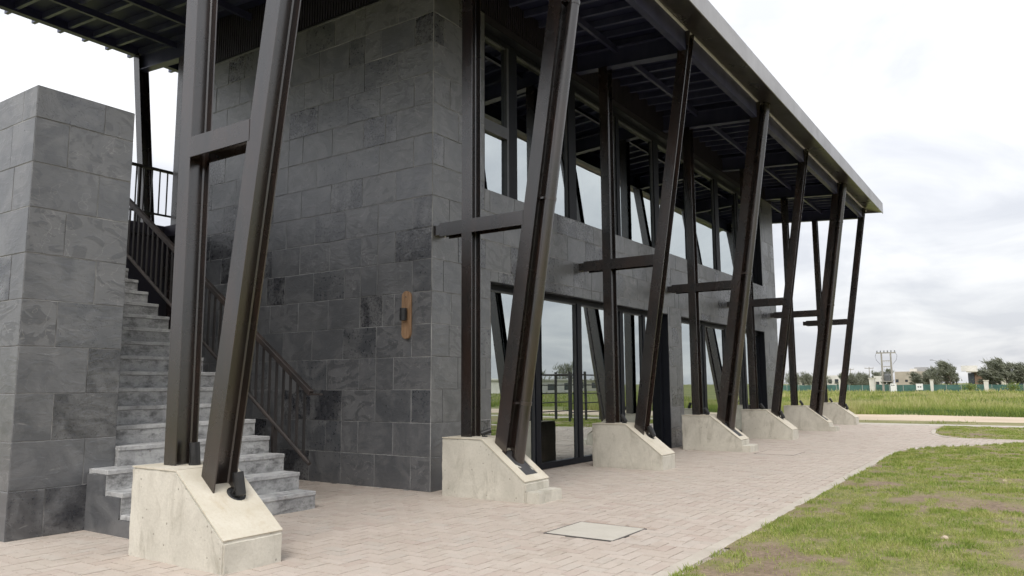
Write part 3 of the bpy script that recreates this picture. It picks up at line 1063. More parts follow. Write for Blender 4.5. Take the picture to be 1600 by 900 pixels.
# ------------------------------------------------------------------ plinths, frames, spotlights
PF = -1.43          # front face of the plinths
def plinth(i, name_label, spout):
    cx = FX[i]
    x0, x1 = cx - 0.25, cx + 0.25
    root = empty('concrete_plinth', (cx, -0.85, 0), name_label, 'plinth', 'concrete plinths carrying the steel frames')
    prof = [(-0.28, -0.02), (-0.28, 0.645), (-0.845, 0.645), (PF, 0.205), (PF, -0.02)]
    m = MB().prism_x(prof, x0, x1)
    smoothed(m.build('body', M['plinth'], root, bevel=0.012, seg=2, rough=0.006), 30)
    # screed cap over the flat top and the slope, with an opening in the slope
    t = 0.012
    sl = Vector((0, PF + 0.845, 0.205 - 0.645)).normalized()
    nrm = Vector((0, sl.z, -sl.y)) if -sl.y > 0 else Vector((0, -sl.z, sl.y))
    A = Vector((0, -0.845, 0.645))
    Bv = Vector((0, PF, 0.205))
    Ls = (Bv - A).length
    m = MB()
    kn = A + Vector((0, -0.006, t))                       # knee at the top of the cap
    fb = Bv + nrm * t + Vector((0, -0.006, 0))
    m.box(x0 + 0.002, x1 - 0.002, -0.845, -0.282, 0.6455, 0.645 + t)
    capP = lambda u, x, h: (x, *(A + sl * u + nrm * h)[1:])
    def sl_pt(u, x, h=t):
        p = A.lerp(Bv, u) + nrm * h
        return (x, p.y, p.z)
    if spout:
        ra, rb, ru0, ru1 = cx - 0.115, cx + 0.135, 0.30, 0.86
        rim = [(x0 + .002, 0), (x1 - .002, 0), (x1 - .002, 0.985), (x0 + .002, 0.985)]
        inn = [(ra, ru0), (rb, ru0), (rb, ru1), (ra, ru1)]
    else:
        cu, cxx = 0.42, cx + 0.085
        n = 16
        hr = 0.074
        rim = [(x0 + .002, 0), (x1 - .002, 0), (x1 - .002, 0.985), (x0 + .002, 0.985)]
        inn = [(cxx + hr * math.cos(a), cu + hr / Ls * math.sin(a)) for a in [2 * math.pi * (k + 0.5) / n + math.pi * 1.25 - math.pi / n for k in range(n)]]
    nI = len(inn)
    vs = [sl_pt(u, x) for x, u in rim] + [sl_pt(u, x) for x, u in inn] + [sl_pt(u, x, 0.0015) for x, u in inn] + [sl_pt(u, x, 0.001) for x, u in rim]
    fs = []
    q = nI // 4
    for k in range(4):
        nk = (k + 1) % 4
        ring = [4 + (k * q + s) % nI for s in range(q + 1)]
        fs.append(tuple([k] + [nk] + ring[::-1]))
    for s in range(nI):
        fs.append((4 + s, 4 + (s + 1) % nI, 4 + nI + (s + 1) % nI, 4 + nI + s))
    e = 4 + 2 * nI
    for k in range(4):
        fs.append((k, (k + 1) % 4, e + (k + 1) % 4, e + k))
    m.add(vs, fs)
    m.build('screed_cap', M['screed'], root)
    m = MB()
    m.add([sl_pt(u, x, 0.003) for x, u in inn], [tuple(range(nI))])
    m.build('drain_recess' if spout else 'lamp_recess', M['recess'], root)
    if spout:
        m = MB().box(x0 + 0.004, x1 - 0.004, PF - 0.165, PF - 0.0005, -0.02, 0.118)
        smoothed(m.build('splash_step', M['plinth'], root, bevel=0.010, seg=2, rough=0.004), 30)
    return root

def spotlight(loc, aim, label, size=1.0, base_n=(0, 0, 1)):
    root = empty('spotlight', loc, label, 'spotlight', 'small black spotlights on the plinths')
    L = Vector(loc)
    a = Vector(aim).normalized()
    n = Vector(base_n).normalized()
    m = MB()
    m.tube([L - n * 0.004, L + n * 0.012 * size], 0.036 * size, 14)
    m.build('base', M['black'], root)
    c = L + n * 0.055 * size
    side = a.cross(n)
    side = side.normalized() if side.length > 0.05 else Vector((1, 0, 0))
    m = MB()
    for s in (-1, 1):
        p = side * (0.030 * size * s)
        m.tube([L + p + n * 0.008 * size, c + p], 0.006 * size, 6)
    m.build('bracket', M['black'], root)
    m = MB()
    m.tube([c - a * 0.055 * size, c - a * 0.045 * size, c + a * 0.085 * size, c + a * 0.085 * size, c + a * 0.075 * size], [0.020 * size, 0.032 * size, 0.032 * size, 0.026 * size, 0.026 * size], 14)
    smoothed(m.build('lamp_head', M['black'], root), 35)
    m = MB()
    m.tube([c + a * 0.070 * size, c + a * 0.0745 * size], 0.0255 * size, 14)
    m.build('lens', M['lens'], root)
    return root

def steel_frame(i, label, back=False):
    """vertical post, leaning post and tie; back frames mirror the front ones"""
    cx = FX[i]
    s = -1 if not back else 1
    yb = 0.0 if not back else W
    Y = lambda d: yb + s * d                       # d metres out from the wall
    base = 0.658 if not back else -0.02
    root = empty('steel_frame', (cx, Y(0.85), base), label, 'steel frame', 'V-shaped steel frames carrying the roof')
    zt = zr(Y(0.51)) - 0.001
    m = MB().ibeam((cx, Y(0.515), base), (cx, Y(0.515), zt), (1, 0, 0), (0, 1, 0), 0.184, 0.15, 0.011, 0.008)
    m.build('vertical_post', M['steel'], root)
    sl = 0.155
    ytop = 1.945
    ztop = 6.66 if not back else zr(Y(1.95)) + 0.30
    dirv = Vector((0, s * sl, 1)).normalized()
    wv = Vector((0, dirv.z, -dirv.y))
    zb = 0.46 if not back else 0.0
    yA = ytop - sl * (ztop - zb)
    m = MB().ibeam((cx, Y(yA), zb), (cx, Y(ytop), ztop), (1, 0, 0), wv, 0.184, 0.165, 0.011, 0.008)
    m.build('leaning_post', M['steel'], root)
    zbar = 3.145
    yi = ytop - sl * (ztop - zbar)
    y_in = 0.10 if i else 0.585
    m = MB().ibeam((cx, Y(y_in), zbar), (cx, Y(yi - 0.075), zbar), (1, 0, 0), (0, 0, 1), 0.190, 0.165, 0.010, 0.008)
    bar = m.build('tie_bar', M['steel'], root)
    if i and not back:
        MB().box(cx - 0.085, cx + 0.085, -0.099, -0.001, zbar - 0.06, zbar + 0.06).build('wall_bracket', M['steel'], bar)
        MB().tube([(cx - 0.05, -0.155, zbar - 0.10), (cx - 0.05, -0.155, zbar - 0.055)], 0.009, 8).build('bolt', M['flash'], bar)
    if i in (1, 3, 5) and not back:
        # rain pipe strapped to the outer face of the leaning post
        off = 0.165
        def pp(z):
            return (cx + 0.045, Y(ytop - sl * (ztop - z) + off), z)
        m = MB().tube([pp(0.36), pp(6.74)], 0.075, 20)
        pipe = smoothed(m.build('rain_pipe', M['steel'], root), 50)
        for z in (1.05, 3.35, 5.6):
            p = Vector(pp(z))
            d = Vector((0, s * sl, 1)).normalized()
            c = MB().tube([p - d * 0.02, p + d * 0.02], 0.081, 20)
            c.box(p.x - 0.10, p.x + 0.02, p.y + 0.02, p.y + 0.10, p.z - 0.012, p.z + 0.012)
            c.build('pipe_clamp', M['steel'], pipe)
    return root

PL = ['cream concrete plinth in front of the outdoor stairs', 'concrete plinth with step at the corner of the slate wall', 'concrete plinth in front of the wide sliding doors',
      'stepped concrete plinth by the slate pier between the two door openings', 'weathered plinth in front of the second door opening', 'small stepped plinth just past the far end of the slate wall',
      'last concrete plinth at the far end, next to the field']
FL = ['steel frame of two H-section posts standing before the outdoor stairs', 'steel frame with thick rain pipe at the building corner, beside the copper wall lamp', 'steel frame without pipe in front of the wide sliding doors',
      'steel frame with rain pipe by the pier between the two door openings', 'steel frame without pipe before the second door opening', 'steel frame with rain pipe just beyond the far end of the slate wall',
      'last steel frame under the far end of the roof']
for i in range(7):
    plinth(i, PL[i], i in (1, 3, 5))
    steel_frame(i, FL[i])
steel_frame(1, 'leaning rear steel frame rising behind the landing railing against the sky', True)
steel_frame(0, 'rear steel frame under the roof corner behind the slate stair wall', True)

SPA = ['tilted black spotlight beside the vertical post in front of the stairs', 'black spotlight lying beside the vertical post at the building corner', 'black spotlight on top of the plinth before the wide sliding doors',
       'black spotlight on the stepped plinth between the door openings', 'black spotlight on the flat top of the plinth before the second door', 'black spotlight on the flat top of the plinth past the slate wall', 'black spotlight on the flat top of the last plinth']
SPB = {0: 'black spotlight in the round hole of the cream stair-side plinth', 2: 'black spotlight on the slope of the plinth before the wide sliding doors', 4: 'black spotlight on the slope of the plinth before the second door', 6: 'black spotlight on the slope of the last plinth'}
for i in range(7):
    if i == 1:
        spotlight((FX[i] + 0.02, -0.70, 0.659), (0.55, -0.75, 0.30), SPA[i], 0.9)
    elif i == 0:
        spotlight((FX[i] + 0.035, -0.645, 0.659), (-0.05, 0.06, 1.0), SPA[i], 1.2)
    else:
        spotlight((FX[i] + 0.03, -0.70, 0.659), (-0.25, 0.45, 0.75), SPA[i], 1.0)
    if i in SPB:
        u = 0.42
        p = (FX[i] + 0.085, -0.845 + (PF + 0.845) * u, 0.645 + (0.205 - 0.645) * u + 0.006)
        spotlight(p, (-0.10, 0.12, 1.0) if i == 0 else (-0.2, 0.35, 0.9), SPB[i], 1.25, (0, -0.6, 0.8))

# ------------------------------------------------------------------ wall lamp
def sconce():
    y, z0, z1 = 0.385, 1.822, 2.42
    root = empty('wall_lamp', (0, y, 2.12), 'oblong copper wall lamp with black cylinder on the slate gable wall', 'wall lamp')
    r = 0.074
    n = 14
    pr = [(y + r * math.cos(math.pi * k / n), z1 - r + r * math.sin(math.pi * k / n)) for k in range(n + 1)] + [(y + r * math.cos(math.pi + math.pi * k / n), z0 + r + r * math.sin(math.pi + math.pi * k / n)) for k in range(n + 1)]
    MB().prism_x(pr, -0.034, -0.001).build('back_plate', M['copper'], root, bevel=0.004)
    smoothed(MB().tube([(-0.082, y, 2.05), (-0.082, y, 2.20)], 0.044, 20).build('lamp_cylinder', M['black'], root), 50)
    MB().box(-0.05, -0.034, y - 0.02, y + 0.02, 2.08, 2.17).build('bracket', M['black'], root)
    MB().tube([(-0.037, y, 2.345), (-0.034, y, 2.345)], 0.009, 8).build('screw', M['frame_grey'], root)
sconce()

# ------------------------------------------------------------------ stairs
RISE, GO, Y1, NST = 0.1775, 0.2525, 0.225, 22
XL, XP, XR = -3.476, -3.25, -1.564
stairs = empty('staircase', (-2.5, Y1, 0), 'weathered grey concrete stairs climbing beside the slate gable wall', 'stairs')
for k in range(1, NST + 1):
    y0 = Y1 + GO * (k - 1)
    y1 = y0 + GO if k < NST else y0 + GO
    z = RISE * k
    xa = XL if k <= 3 else XP + 0.002
    ya_end = y1
    if k == 3:
        ya_end = y1
    m = MB().box(xa, XR, y0, ya_end, -0.02, z - 0.042)
    st = m.build('step', M['step'], stairs, origin=(-2.5 + random.random(), y0, z))
    m = MB().box(xa - 0.003, XR + 0.004, y0 - 0.010, ya_end + 0.0, z - 0.0415, z)
    m.build('tread', M['tread'], st, bevel=0.005, rough=0.003)
prof = [(Y1 + 0.012, -0.02)]
for k in range(1, 4):
    y0 = Y1 + GO * (k - 1) + 0.012
    prof += [(y0, RISE * k - 0.043)]
    if k < 3:
        prof += [(y0 + GO, RISE * k - 0.043)]
prof += [(1.028, RISE * 3 - 0.043), (1.028, -0.02)]
MB().prism_x(prof, XL - 0.016, XL - 0.0005).build('cheek', M['slate'], stairs)
MB().box(XL, XP, Y1 + 3 * GO, 1.029, -0.02, RISE * 3 - 0.0005).build('side_block', M['tread'], stairs)

# stair wall: the slate pillar left of the stairs
wall = empty('stair_wall', (-3.69, 1.03, 0), 'tall square slate-tiled wall end beside the outdoor stairs', 'stair wall')
m = MB().box(-4.13 + G0, XP, 1.03 + G0, 5.45, -0.03, 3.880)
core = m.build('core', M['grout'], wall)
PT = 3.885
place_tiles(wall, [(a, b, c, d) for a, b, c, d in layout(-4.13, XP + 0.003, 0, PT, [], [0.29, 0.60, 0.31, 0.58], 41, 0.0)], 'y', 1.03, 8)
place_tiles(wall, layout(1.03, 5.45, 0, PT, [], [0.42, 0.25, 0.55, 0.33], 43, 0.1), 'x', -4.13, 9)
yy = 1.032
while yy < 5.4:
    MB().box(-4.129, XP, yy, min(yy + 0.594, 5.45), 3.8805, 3.889).build('cap_stone', M['slate'], wall, bevel=0.002)
    yy += 0.6

# landing and railings
land = empty('upper_landing', (-1.0, 5.5, 3.7), 'dark landing slab at the top of the stairs', 'landing')
MB().box(XP, -0.002, Y1 + GO * NST + 0.002, 6.08, 3.72, 3.90).box(-0.002, 2.0, W + 0.002, 6.08, 3.72, 3.90).build('slab', M['clad'], land)
MB().box(XP + 0.01, 0.30, 5.90, 6.04, -0.02, 3.72).build('back_screen', M['clad'], land)

def rail_bar(m, a, b, w, h):
    a, b = Vector(a), Vector(b)
    t = (b - a).normalized()
    s = Vector((1, 0, 0)) if abs(t.x) < 0.9 else Vector((0, 1, 0))
    u = t.cross(s).normalized()
    vs = []
    for e in (a, b):
        for i, j in ((-1, -1), (1, -1), (1, 1), (-1, 1)):
            vs.append(e + s * (w / 2 * i) + u * (h / 2 * j))
    m.add(vs, [(0, 1, 2, 3), (4, 7, 6, 5), (0, 4, 5, 1), (1, 5, 6, 2), (2, 6, 7, 3), (3, 7, 4, 0)])
    return m
RX = -1.50
sr = empty('stair_railing', (RX, 0.6, 0.3), 'rusty dark steel railing sloping down along the stairs', 'railing')
SL = 0.693
zt_ = lambda y: 1.175 + SL * (y - 0.40)
zb_ = lambda y: 0.435 + SL * (y - 0.40)
yE = 5.60
rail_bar(MB(), (RX, 0.40, zt_(0.40)), (RX, yE, zt_(yE)), 0.06, 0.06).build('handrail', M['rust'], sr, bevel=0.004)
rail_bar(MB(), (RX, 0.25, zt_(0.40) - 0.012), (RX, 0.395, zt_(0.40) - 0.012), 0.05, 0.022).build('handrail_end', M['rust'], sr)
MB().tube([(RX, 0.40, zb_(0.40)), (RX, yE, zb_(yE))], 0.024, 10).build('bottom_rail', M['rust'], sr)
y = 0.50
while y < yE - 0.02:
    MB().box(RX - 0.006, RX + 0.006, y - 0.018, y + 0.018, zb_(y) + 0.012, zt_(y) - 0.02).build('baluster', M['rail'], sr)
    y += 0.118
for y in (0.98, 3.0, 5.0):
    k = int((y - Y1) / GO) + 1
    MB().box(RX - 0.025, RX + 0.025, y - 0.02, y + 0.02, max(0.0, RISE * k - 0.25), zb_(y) - 0.015).build('post', M['rust'], sr)
    MB().box(XR + 0.004, RX - 0.0255, y - 0.02, y + 0.02, RISE * k - 0.16, RISE * k - 0.08).build('side_plate', M['rust'], sr)
lr = empty('landing_railing', (-1.0, 6.0, 3.9), 'black steel railing at the back of the upper landing against the sky', 'railing')
MB().box(-3.2, 2.0, 5.975, 6.025, 4.872, 4.915).build('top_rail', M['rail'], lr)
MB().box(-3.2, 2.0, 5.985, 6.015, 4.115, 4.145).build('bottom_rail', M['rail'], lr)
x = -3.15
while x < 1.95:
    MB().box(x - 0.009, x + 0.009, 5.991, 6.009, 4.146, 4.871).build('baluster', M['rail'], lr)
    x += 0.137
for x in (-3.18, -1.70, -0.35, 1.2):
    MB().box(x - 0.02, x + 0.02, 5.98, 6.02, 3.9, 4.871).build('post', M['rail'], lr)

# ------------------------------------------------------------------ covers in the paving
def cover(name, x0, x1, y0, y1, label, mat):
    root = empty(name, ((x0 + x1) / 2, (y0 + y1) / 2, 0), label, 'cover', 'inspection covers in the paving')
    f = 0.014
    m = MB().box(x0, x1, y0, y0 + f, -0.02, 0.0025).box(x0, x1, y1 - f, y1, -0.02, 0.0025).box(x0, x0 + f, y0 + f, y1 - f, -0.02, 0.0025).box(x1 - f, x1, y0 + f, y1 - f, -0.02, 0.0025)
    m.build('frame', M['iron'], root)
    MB().box(x0 + f + 0.004, x1 - f - 0.004, y0 + f + 0.004, y1 - f - 0.004, -0.02, 0.004).build('lid', mat, root, bevel=0.002)
cover('inspection_cover', -1.43, -0.785, -3.12, -2.46, 'square pale concrete inspection cover set in the near pavers', M['cover'])
cover('inspection_cover', 6.95, 7.75, -2.42, -1.72, 'paver-coloured inspection cover beyond the stepped plinth of the pier', M['paver'])

# ------------------------------------------------------------------ background helpers
def gz(x, y):
    return float(ground_z(np.array(float(x)), np.array(float(y))))
def far(px, X):
    """ground point on the line X through picture column px (of 1600)"""
    d = FWD + RIGHT * ((px - 800) / 1200.46) + UP * (-(600 - 450) / 1200.46)
    t = (X - CAM.x) / d.x
    return X, CAM.y + d.y * t

def tint_flat(c, rough=0.8, name='paint', var=0.1):
    return mat_plain(name, c, rough, 0, var, 0.6)
M['white_wall'] = tint_flat((0.62, 0.60, 0.55), name='white_render')
M['tan_wall'] = tint_flat((0.40, 0.355, 0.29), name='tan_render')
M['cream_wall'] = tint_flat((0.55, 0.52, 0.44), name='cream_render')
M['brown_wall'] = tint_flat((0.23, 0.15, 0.10), name='brown_brick')
M['grey_wall'] = tint_flat((0.33, 0.33, 0.33), name='grey_render')
M['pane_far'] = mat_plain('far_pane', (0.05, 0.06, 0.07), 0.1, 0.0, 0.1, 2)
M['pole'] = mat_plain('concrete_pole', (0.30, 0.28, 0.25), 0.85, 0, 0.15, 2)
M['net'] = mat_plain('green_shade_net', (0.055, 0.125, 0.108), 0.85, 0, 0.25, 0.8)
M['post_pale'] = mat_plain('pale_post', (0.36, 0.37, 0.34), 0.85, 0, 0.15, 3)
M['sign'] = mat_plain('sign_white', (0.72, 0.72, 0.70), 0.5, 0, 0.04, 2)
M['dark'] = mat_plain('dark_print', (0.06, 0.06, 0.07), 0.6, 0, 0.1, 2)
M['trafo'] = mat_plain('transformer_grey', (0.16, 0.165, 0.17), 0.6, 0.2, 0.2, 2)
M['porcelain'] = mat_plain('insulator', (0.50, 0.48, 0.46), 0.3, 0, 0.1, 3)

def fence(a, b, name_label, axis, h=1.62, step=3.0):
    """axis 'y': runs along Y at x = a[0]; 'x': along X at y = a[1]"""
    A, Bq = Vector((*a, 0)), Vector((*b, 0))
    root = empty('boundary_fence', (A.x, A.y, gz(A.x, A.y)), name_label, 'fence')
    n = int((Bq - A).length / step)
    for i in range(n + 1):
        p = A.lerp(Bq, i / n)
        z = gz(p.x, p.y)
        MB().box(p.x - 0.05, p.x + 0.05, p.y - 0.05, p.y + 0.05, z - 0.1, z + h + random.uniform(0.0, 0.25)).build('post', M['post_pale'], root)
        if i < n:
            q = A.lerp(Bq, (i + 1) / n)
            hh = h + random.uniform(-0.08, 0.05)
            if axis == 'y':
                m = MB().box(p.x + 0.052, p.x + 0.062, p.y + 0.01, q.y - 0.01, z + 0.03, z + hh)
            else:
                m = MB().box(p.x + 0.01, q.x - 0.01, p.y - 0.062, p.y - 0.052, z + 0.03, z + hh)
            m.build('net_panel', M['net'], root)
FXD = 200.0
fence((FXD, -40), (FXD, 66), 'long green shade-net fence with pale posts across the field', 'y')
fence((-20, -150), (140, -150), 'green shade-net fence along the lane side of the field', 'x', 1.7, 5.0)

def gate_pillar(px, X, h, w, label):
    x, y = far(px, X)
    z = gz(x, y)
    root = empty('gate_pillar', (x, y, z), label, 'pillar', 'pale masonry pillars along the far fence')
    m = MB()
    m.add([(x + sx * w * k, y + sy * w * k, z + zz) for zz, k in ((-0.1, 0.5), (h, 0.62)) for sx, sy in ((-1, -1), (1, -1), (1, 1), (-1, 1))], [(0, 1, 2, 3), (4, 5, 6, 7), (0, 1, 5, 4), (1, 2, 6, 5), (2, 3, 7, 6), (3, 0, 4, 7)])
    m.build('shaft', M['white_wall'], root)
    MB().box(x - w * 0.75, x + w * 0.75, y - w * 0.75, y + w * 0.75, z + h, z + h + 0.18).build('cap', M['cream_wall'], root)
gate_pillar(1363, 196.5, 3.1, 1.0, 'broad pale pillar beside the twin-pole transformer')
gate_pillar(1456, 196.5, 2.6, 0.55, 'slim pale pillar by the dark bushy tree')
gate_pillar(1541, 196.0, 2.4, 0.75, 'pale pillar below the house with a tall window')
gate_pillar(1313, 196.5, 2.4, 0.5, 'slim pale pillar seen past the last steel frame')

def transformer_station():
    X = 192.0
    xa, ya = far(1380, X)
    xb, yb = far(1394.5, X)
    z = gz(X, ya)
    root = empty('pole_transformer', (X, (ya + yb) / 2, z), 'electric transformer mounted between two concrete poles by the fence', 'transformer')
    H = 9.0
    for y in (ya, yb):
        MB().tube([(X, y, z - 0.1), (X, y, z + H)], [0.26, 0.17], 8).build('pole', M['pole'], root)
    MB().box(X - 0.12, X + 0.12, yb - 1.1, ya + 1.1, z + H - 0.05, z + H + 0.22).build('crossarm', M['pole'], root)
    for k in range(6):
        y = yb - 0.9 + k * (ya - yb + 1.8) / 5
        MB().tube([(X, y, z + H + 0.22), (X, y, z + H + 0.42), (X, y, z + H + 0.62)], [0.16, 0.10, 0.14], 8).build('insulator', M['trafo'], root)
    for h in (7.15, 5.85):
        MB().box(X - 0.06, X + 0.06, yb, ya, z + h, z + h + 0.14).build('brace', M['pole'], root)
        for k in range(3):
            y = yb + (ya - yb) * (0.25 + 0.25 * k)
            MB().tube([(X, y, z + h - 0.3), (X, y, z + h)], 0.06, 6).build('insulator', M['porcelain'], root)
    yc = (ya + yb) / 2
    MB().box(X - 0.6, X + 0.6, yb - 0.1, ya + 0.1, z + 2.35, z + 2.55).build('platform', M['pole'], root)
    t = MB().box(X - 0.45, X + 0.45, yc - 0.62, yc + 0.62, z + 2.56, z + 4.1).build('transformer_tank', M['trafo'], root, bevel=0.06)
    for k in range(5):
        y = yc - 0.5 + k * 0.25
        MB().box(X - 0.62, X - 0.455, y - 0.03, y + 0.03, z + 2.7, z + 3.8).build('cooling_fin', M['trafo'], t)
    for k in range(3):
        MB().tube([(X, yc - 0.4 + 0.4 * k, z + 4.1), (X, yc - 0.4 + 0.4 * k, z + 4.75)], [0.12, 0.07], 8).build('bushing', M['trafo'], t)
    for s in (-1, 1):
        y0 = ya if s > 0 else yb
        pts = [(X, y0 + s * 1.0, z + H + 0.2), (X, y0 + s * 1.35, z + H - 0.6), (X, y0 + s * 1.15, z + H - 1.6), (X, y0 + s * 0.35, z + H - 2.6)]
        MB().tube(pts, 0.035, 5).build('cable', M['dark'], root)
transformer_station()
def meter_cabinet():
    x, y = far(1396, 190.5)
    z = gz(x, y)
    root = empty('meter_cabinet', (x, y, z), 'white electrical cabinet at the foot of the transformer poles', 'cabinet')
    MB().box(x - 0.4, x + 0.4, y - 0.62, y + 0.62, z, z + 1.9).build('body', M['sign'], root, bevel=0.03)
    for k in (-0.25, 0.15):
        MB().box(x - 0.42, x - 0.401, y + k, y + k + 0.28, z + 1.45, z + 1.65).build('label_plate', M['dark'], root)
meter_cabinet()
def sign_board():
    x, y = far(1436.5, 191.0)
    z = gz(x, y)
    root = empty('sign_board', (x, y, z), 'white notice board with two dark squares before the fence', 'sign')
    MB().box(x - 0.03, x + 0.03, y - 0.70, y + 0.70, z + 0.45, z + 1.85).build('panel', M['sign'], root)
    for k in (-0.36, 0.10):
        MB().box(x - 0.034, x - 0.0305, y + k, y + k + 0.30, z + 0.98, z + 1.28).build('printed_square', M['dark'], root)
    for k in (-0.6, 0.6):
        MB().box(x + 0.031, x + 0.09, y + k - 0.04, y + k + 0.04, z - 0.1, z + 1.8).build('leg', M['post_pale'], root)
sign_board()
def utility_pole(px, X, h, label, arm=1.2):
    x, y = far(px, X)
    z = gz(x, y)
    root = empty('utility_pole', (x, y, z), label, 'pole', 'power poles beyond the fence')
    MB().tube([(x, y, z - 0.1), (x, y, z + h)], [0.16, 0.10], 8).build('shaft', M['pole'], root)
    MB().box(x - 0.06, x + 0.06, y - arm, y + arm, z + h - 0.45, z + h - 0.28).build('crossarm', M['pole'], root)
    for k in (-0.9, 0, 0.9):
        MB().tube([(x, y + k * arm, z + h - 0.28), (x, y + k * arm, z + h + 0.05)], 0.07, 6).build('insulator', M['porcelain'], root)
utility_pole(1359.5, 232, 6.6, 'thin T-topped power pole beside the transformer')
utility_pole(1330, 250, 6.6, 'distant thin power pole near the last steel frame', 1.0)
def street_lamp():
    x, y = far(1471, 215)
    z = gz(x, y)
    root = empty('street_lamp', (x, y, z), 'tall street lamp with long arm among the trees', 'street lamp')
    MB().tube([(x, y, z - 0.1), (x, y, z + 7.2)], [0.12, 0.07], 8).build('mast', M['pole'], root)
    MB().tube([(x, y, z + 7.1), (x, y + 0.7, z + 7.45), (x, y + 1.6, z + 7.75)], 0.05, 6).build('arm', M['pole'], root)
    MB().box(x - 0.15, x + 0.15, y + 1.5, y + 2.2, z + 7.72, z + 7.86).build('lamp_head', M['trafo'], root)
street_lamp()

def house(x0, dx, y0, y1, h, wall, label, windows=(), parapet=0.35, roofc=None, over=0.0, base=None):
    """block with flat roof; windows (u0, u1, z0, z1) in metres on the side that looks along -X"""
    z = gz(x0, (y0 + y1) / 2) if base is None else base
    root = empty('house', (x0, (y0 + y1) / 2, z), label, 'house', 'houses beyond the fence')
    MB().box(x0, x0 + dx, y0, y1, z - 0.2, z + h).build('wall', M[wall], root)
    rf = MB().box(x0 - over, x0 + dx + over, y0 - over, y1 + over, z + h + 0.001, z + h + parapet).build('roof', M[roofc or wall], root)
    for a, b, c, d in windows:
        w = MB().box(x0 - 0.03, x0 - 0.001, y0 + a, y0 + b, z + c, z + d).build('window', M['frame'], root)
        MB().box(x0 - 0.036, x0 - 0.031, y0 + a + 0.08, y0 + b - 0.08, z + c + 0.08, z + d - 0.08).build('pane', M['pane_far'], w)
    return root, z
def yspan(pa, pb, X):
    return tuple(sorted((far(pa, X)[1], far(pb, X)[1])))
y0, y1 = yspan(1399, 1452, 222)
r, z = house(222, 9, y0, y1, 4.8, 'tan_wall', 'long tan flat-roofed house behind the notice board', [(7.2, 7.9, 2.2, 3.0), (5.0, 5.6, 2.3, 2.9), (1.2, 2.4, 1.8, 3.2)], 0.25, 'tan_wall')
MB().box(225, 229, y0 + 0.5, y0 + 3.6, z + 5.06, z + 6.2).build('roof_room', M['grey_wall'], r)
MB().box(224, 226, y0 + 2.9, y0 + 4.6, z + 5.06, z + 5.8).build('water_tank', M['white_wall'], r)
y0, y1 = yspan(1366, 1379, 224)
house(224, 6, y0, y1, 3.6, 'white_wall', 'small white house behind the transformer poles', [(0.8, 1.6, 1.2, 2.4)])
y0, y1 = yspan(1507, 1543, 216)
r, z = house(216, 8, y0 + 1.0, y1 - 1.6, 4.6, 'brown_wall', 'modern brown house with tall window under a wide pale roof slab', [(1.6, 3.0, 0.6, 4.4)], 0.30, 'cream_wall', 1.0)
MB().box(219, 223, y0 + 2.2, y0 + 5.6, z + 4.91, z + 6.3).build('roof_room', M['white_wall'], r)
y0, y1 = yspan(1551, 1572, 226)
house(226, 7, y0, y1, 5.9, 'cream_wall', 'tall cream house between the two windblown trees', [(0.8, 1.8, 3.4, 4.8), (2.4, 3.0, 1.0, 2.4)], 0.4)
y0, y1 = yspan(1574, 1606, 230)
house(230, 7, y0, y1, 4.0, 'white_wall', 'low white house behind the tallest windblown tree', [(1.0, 2.2, 1.4, 2.8), (3.2, 4.4, 1.4, 2.8)], 0.4)
y0, y1 = yspan(1292, 1314, 228)
house(228, 7, y0, y1, 3.9, 'white_wall', 'white house seen between the last steel posts', [(0.6, 1.6, 2.0, 3.2), (2.4, 3.2, 2.0, 3.2)], 0.4)
y0, y1 = yspan(1246, 1262, 230)
house(230, 7, y0, y1, 3.5, 'cream_wall', 'cream house seen just past the slate wall end', [(0.8, 1.6, 1.6, 2.6)], 0.4)
# houses on the side the doors and windows mirror
def house_y(x0, x1, yf, dy, h, wall, label, wins):
    z = gz((x0 + x1) / 2, yf)
    root = empty('house', ((x0 + x1) / 2, yf, z), label, 'house', 'houses mirrored in the glazing')
    MB().box(x0, x1, yf - dy, yf, z - 0.2, z + h).build('wall', M[wall], root)
    MB().box(x0 - 0.5, x1 + 0.5, yf - dy - 0.5, yf + 0.5, z + h + 0.001, z + h + 0.4).build('roof', M[wall], root)
    for a, b, c, d in wins:
        w = MB().box(x0 + a, x0 + b, yf + 0.001, yf + 0.03, z + c, z + d).build('window', M['frame'], root)
        MB().box(x0 + a + 0.1, x0 + b - 0.1, yf + 0.031, yf + 0.036, z + c + 0.1, z + d - 0.1).build('pane', M['pane_far'], w)
house_y(150, 176, -96, 10, 3.3, 'white_wall', 'low white house reflected in the second door opening', [(3, 6, 0.8, 2.4), (10, 14, 0.8, 2.4), (18, 22, 0.8, 2.6)])
house_y(205, 240, -122, 12, 3.6, 'cream_wall', 'wide cream house reflected in the wide sliding doors', [(4, 8, 1, 3), (14, 20, 1, 3), (26, 30, 1, 3)])
house_y(60, 84, -158, 10, 5.0, 'white_wall', 'white house behind the mirrored lane-side fence', [(3, 6, 1, 2.6), (12, 16, 1, 2.6)])

# outdoor gym rack whose reflection stands in the sliding doors
def gym_rack():
    root = empty('pull_up_rack', (17.2, -7.6, 0), 'black outdoor pull-up rack reflected in the wide sliding doors', 'gym rack')
    xs_, ys_ = (16.0, 17.1, 18.2), (-6.9, -8.1)
    for x in xs_:
        for y in ys_:
            MB().box(x - 0.035, x + 0.035, y - 0.035, y + 0.035, -0.05, 1.72).build('post', M['black'], root)
    for y in ys_:
        for z in (0.30, 0.62, 0.95, 1.25, 1.60):
            MB().tube([(xs_[0], y, z), (xs_[-1], y, z)], 0.02, 8).build('bar', M['rail'], root)
    for x in xs_:
        MB().tube([(x, ys_[0], 1.62), (x, ys_[1], 1.62)], 0.02, 8).build('bar', M['rail'], root)
gym_rack()

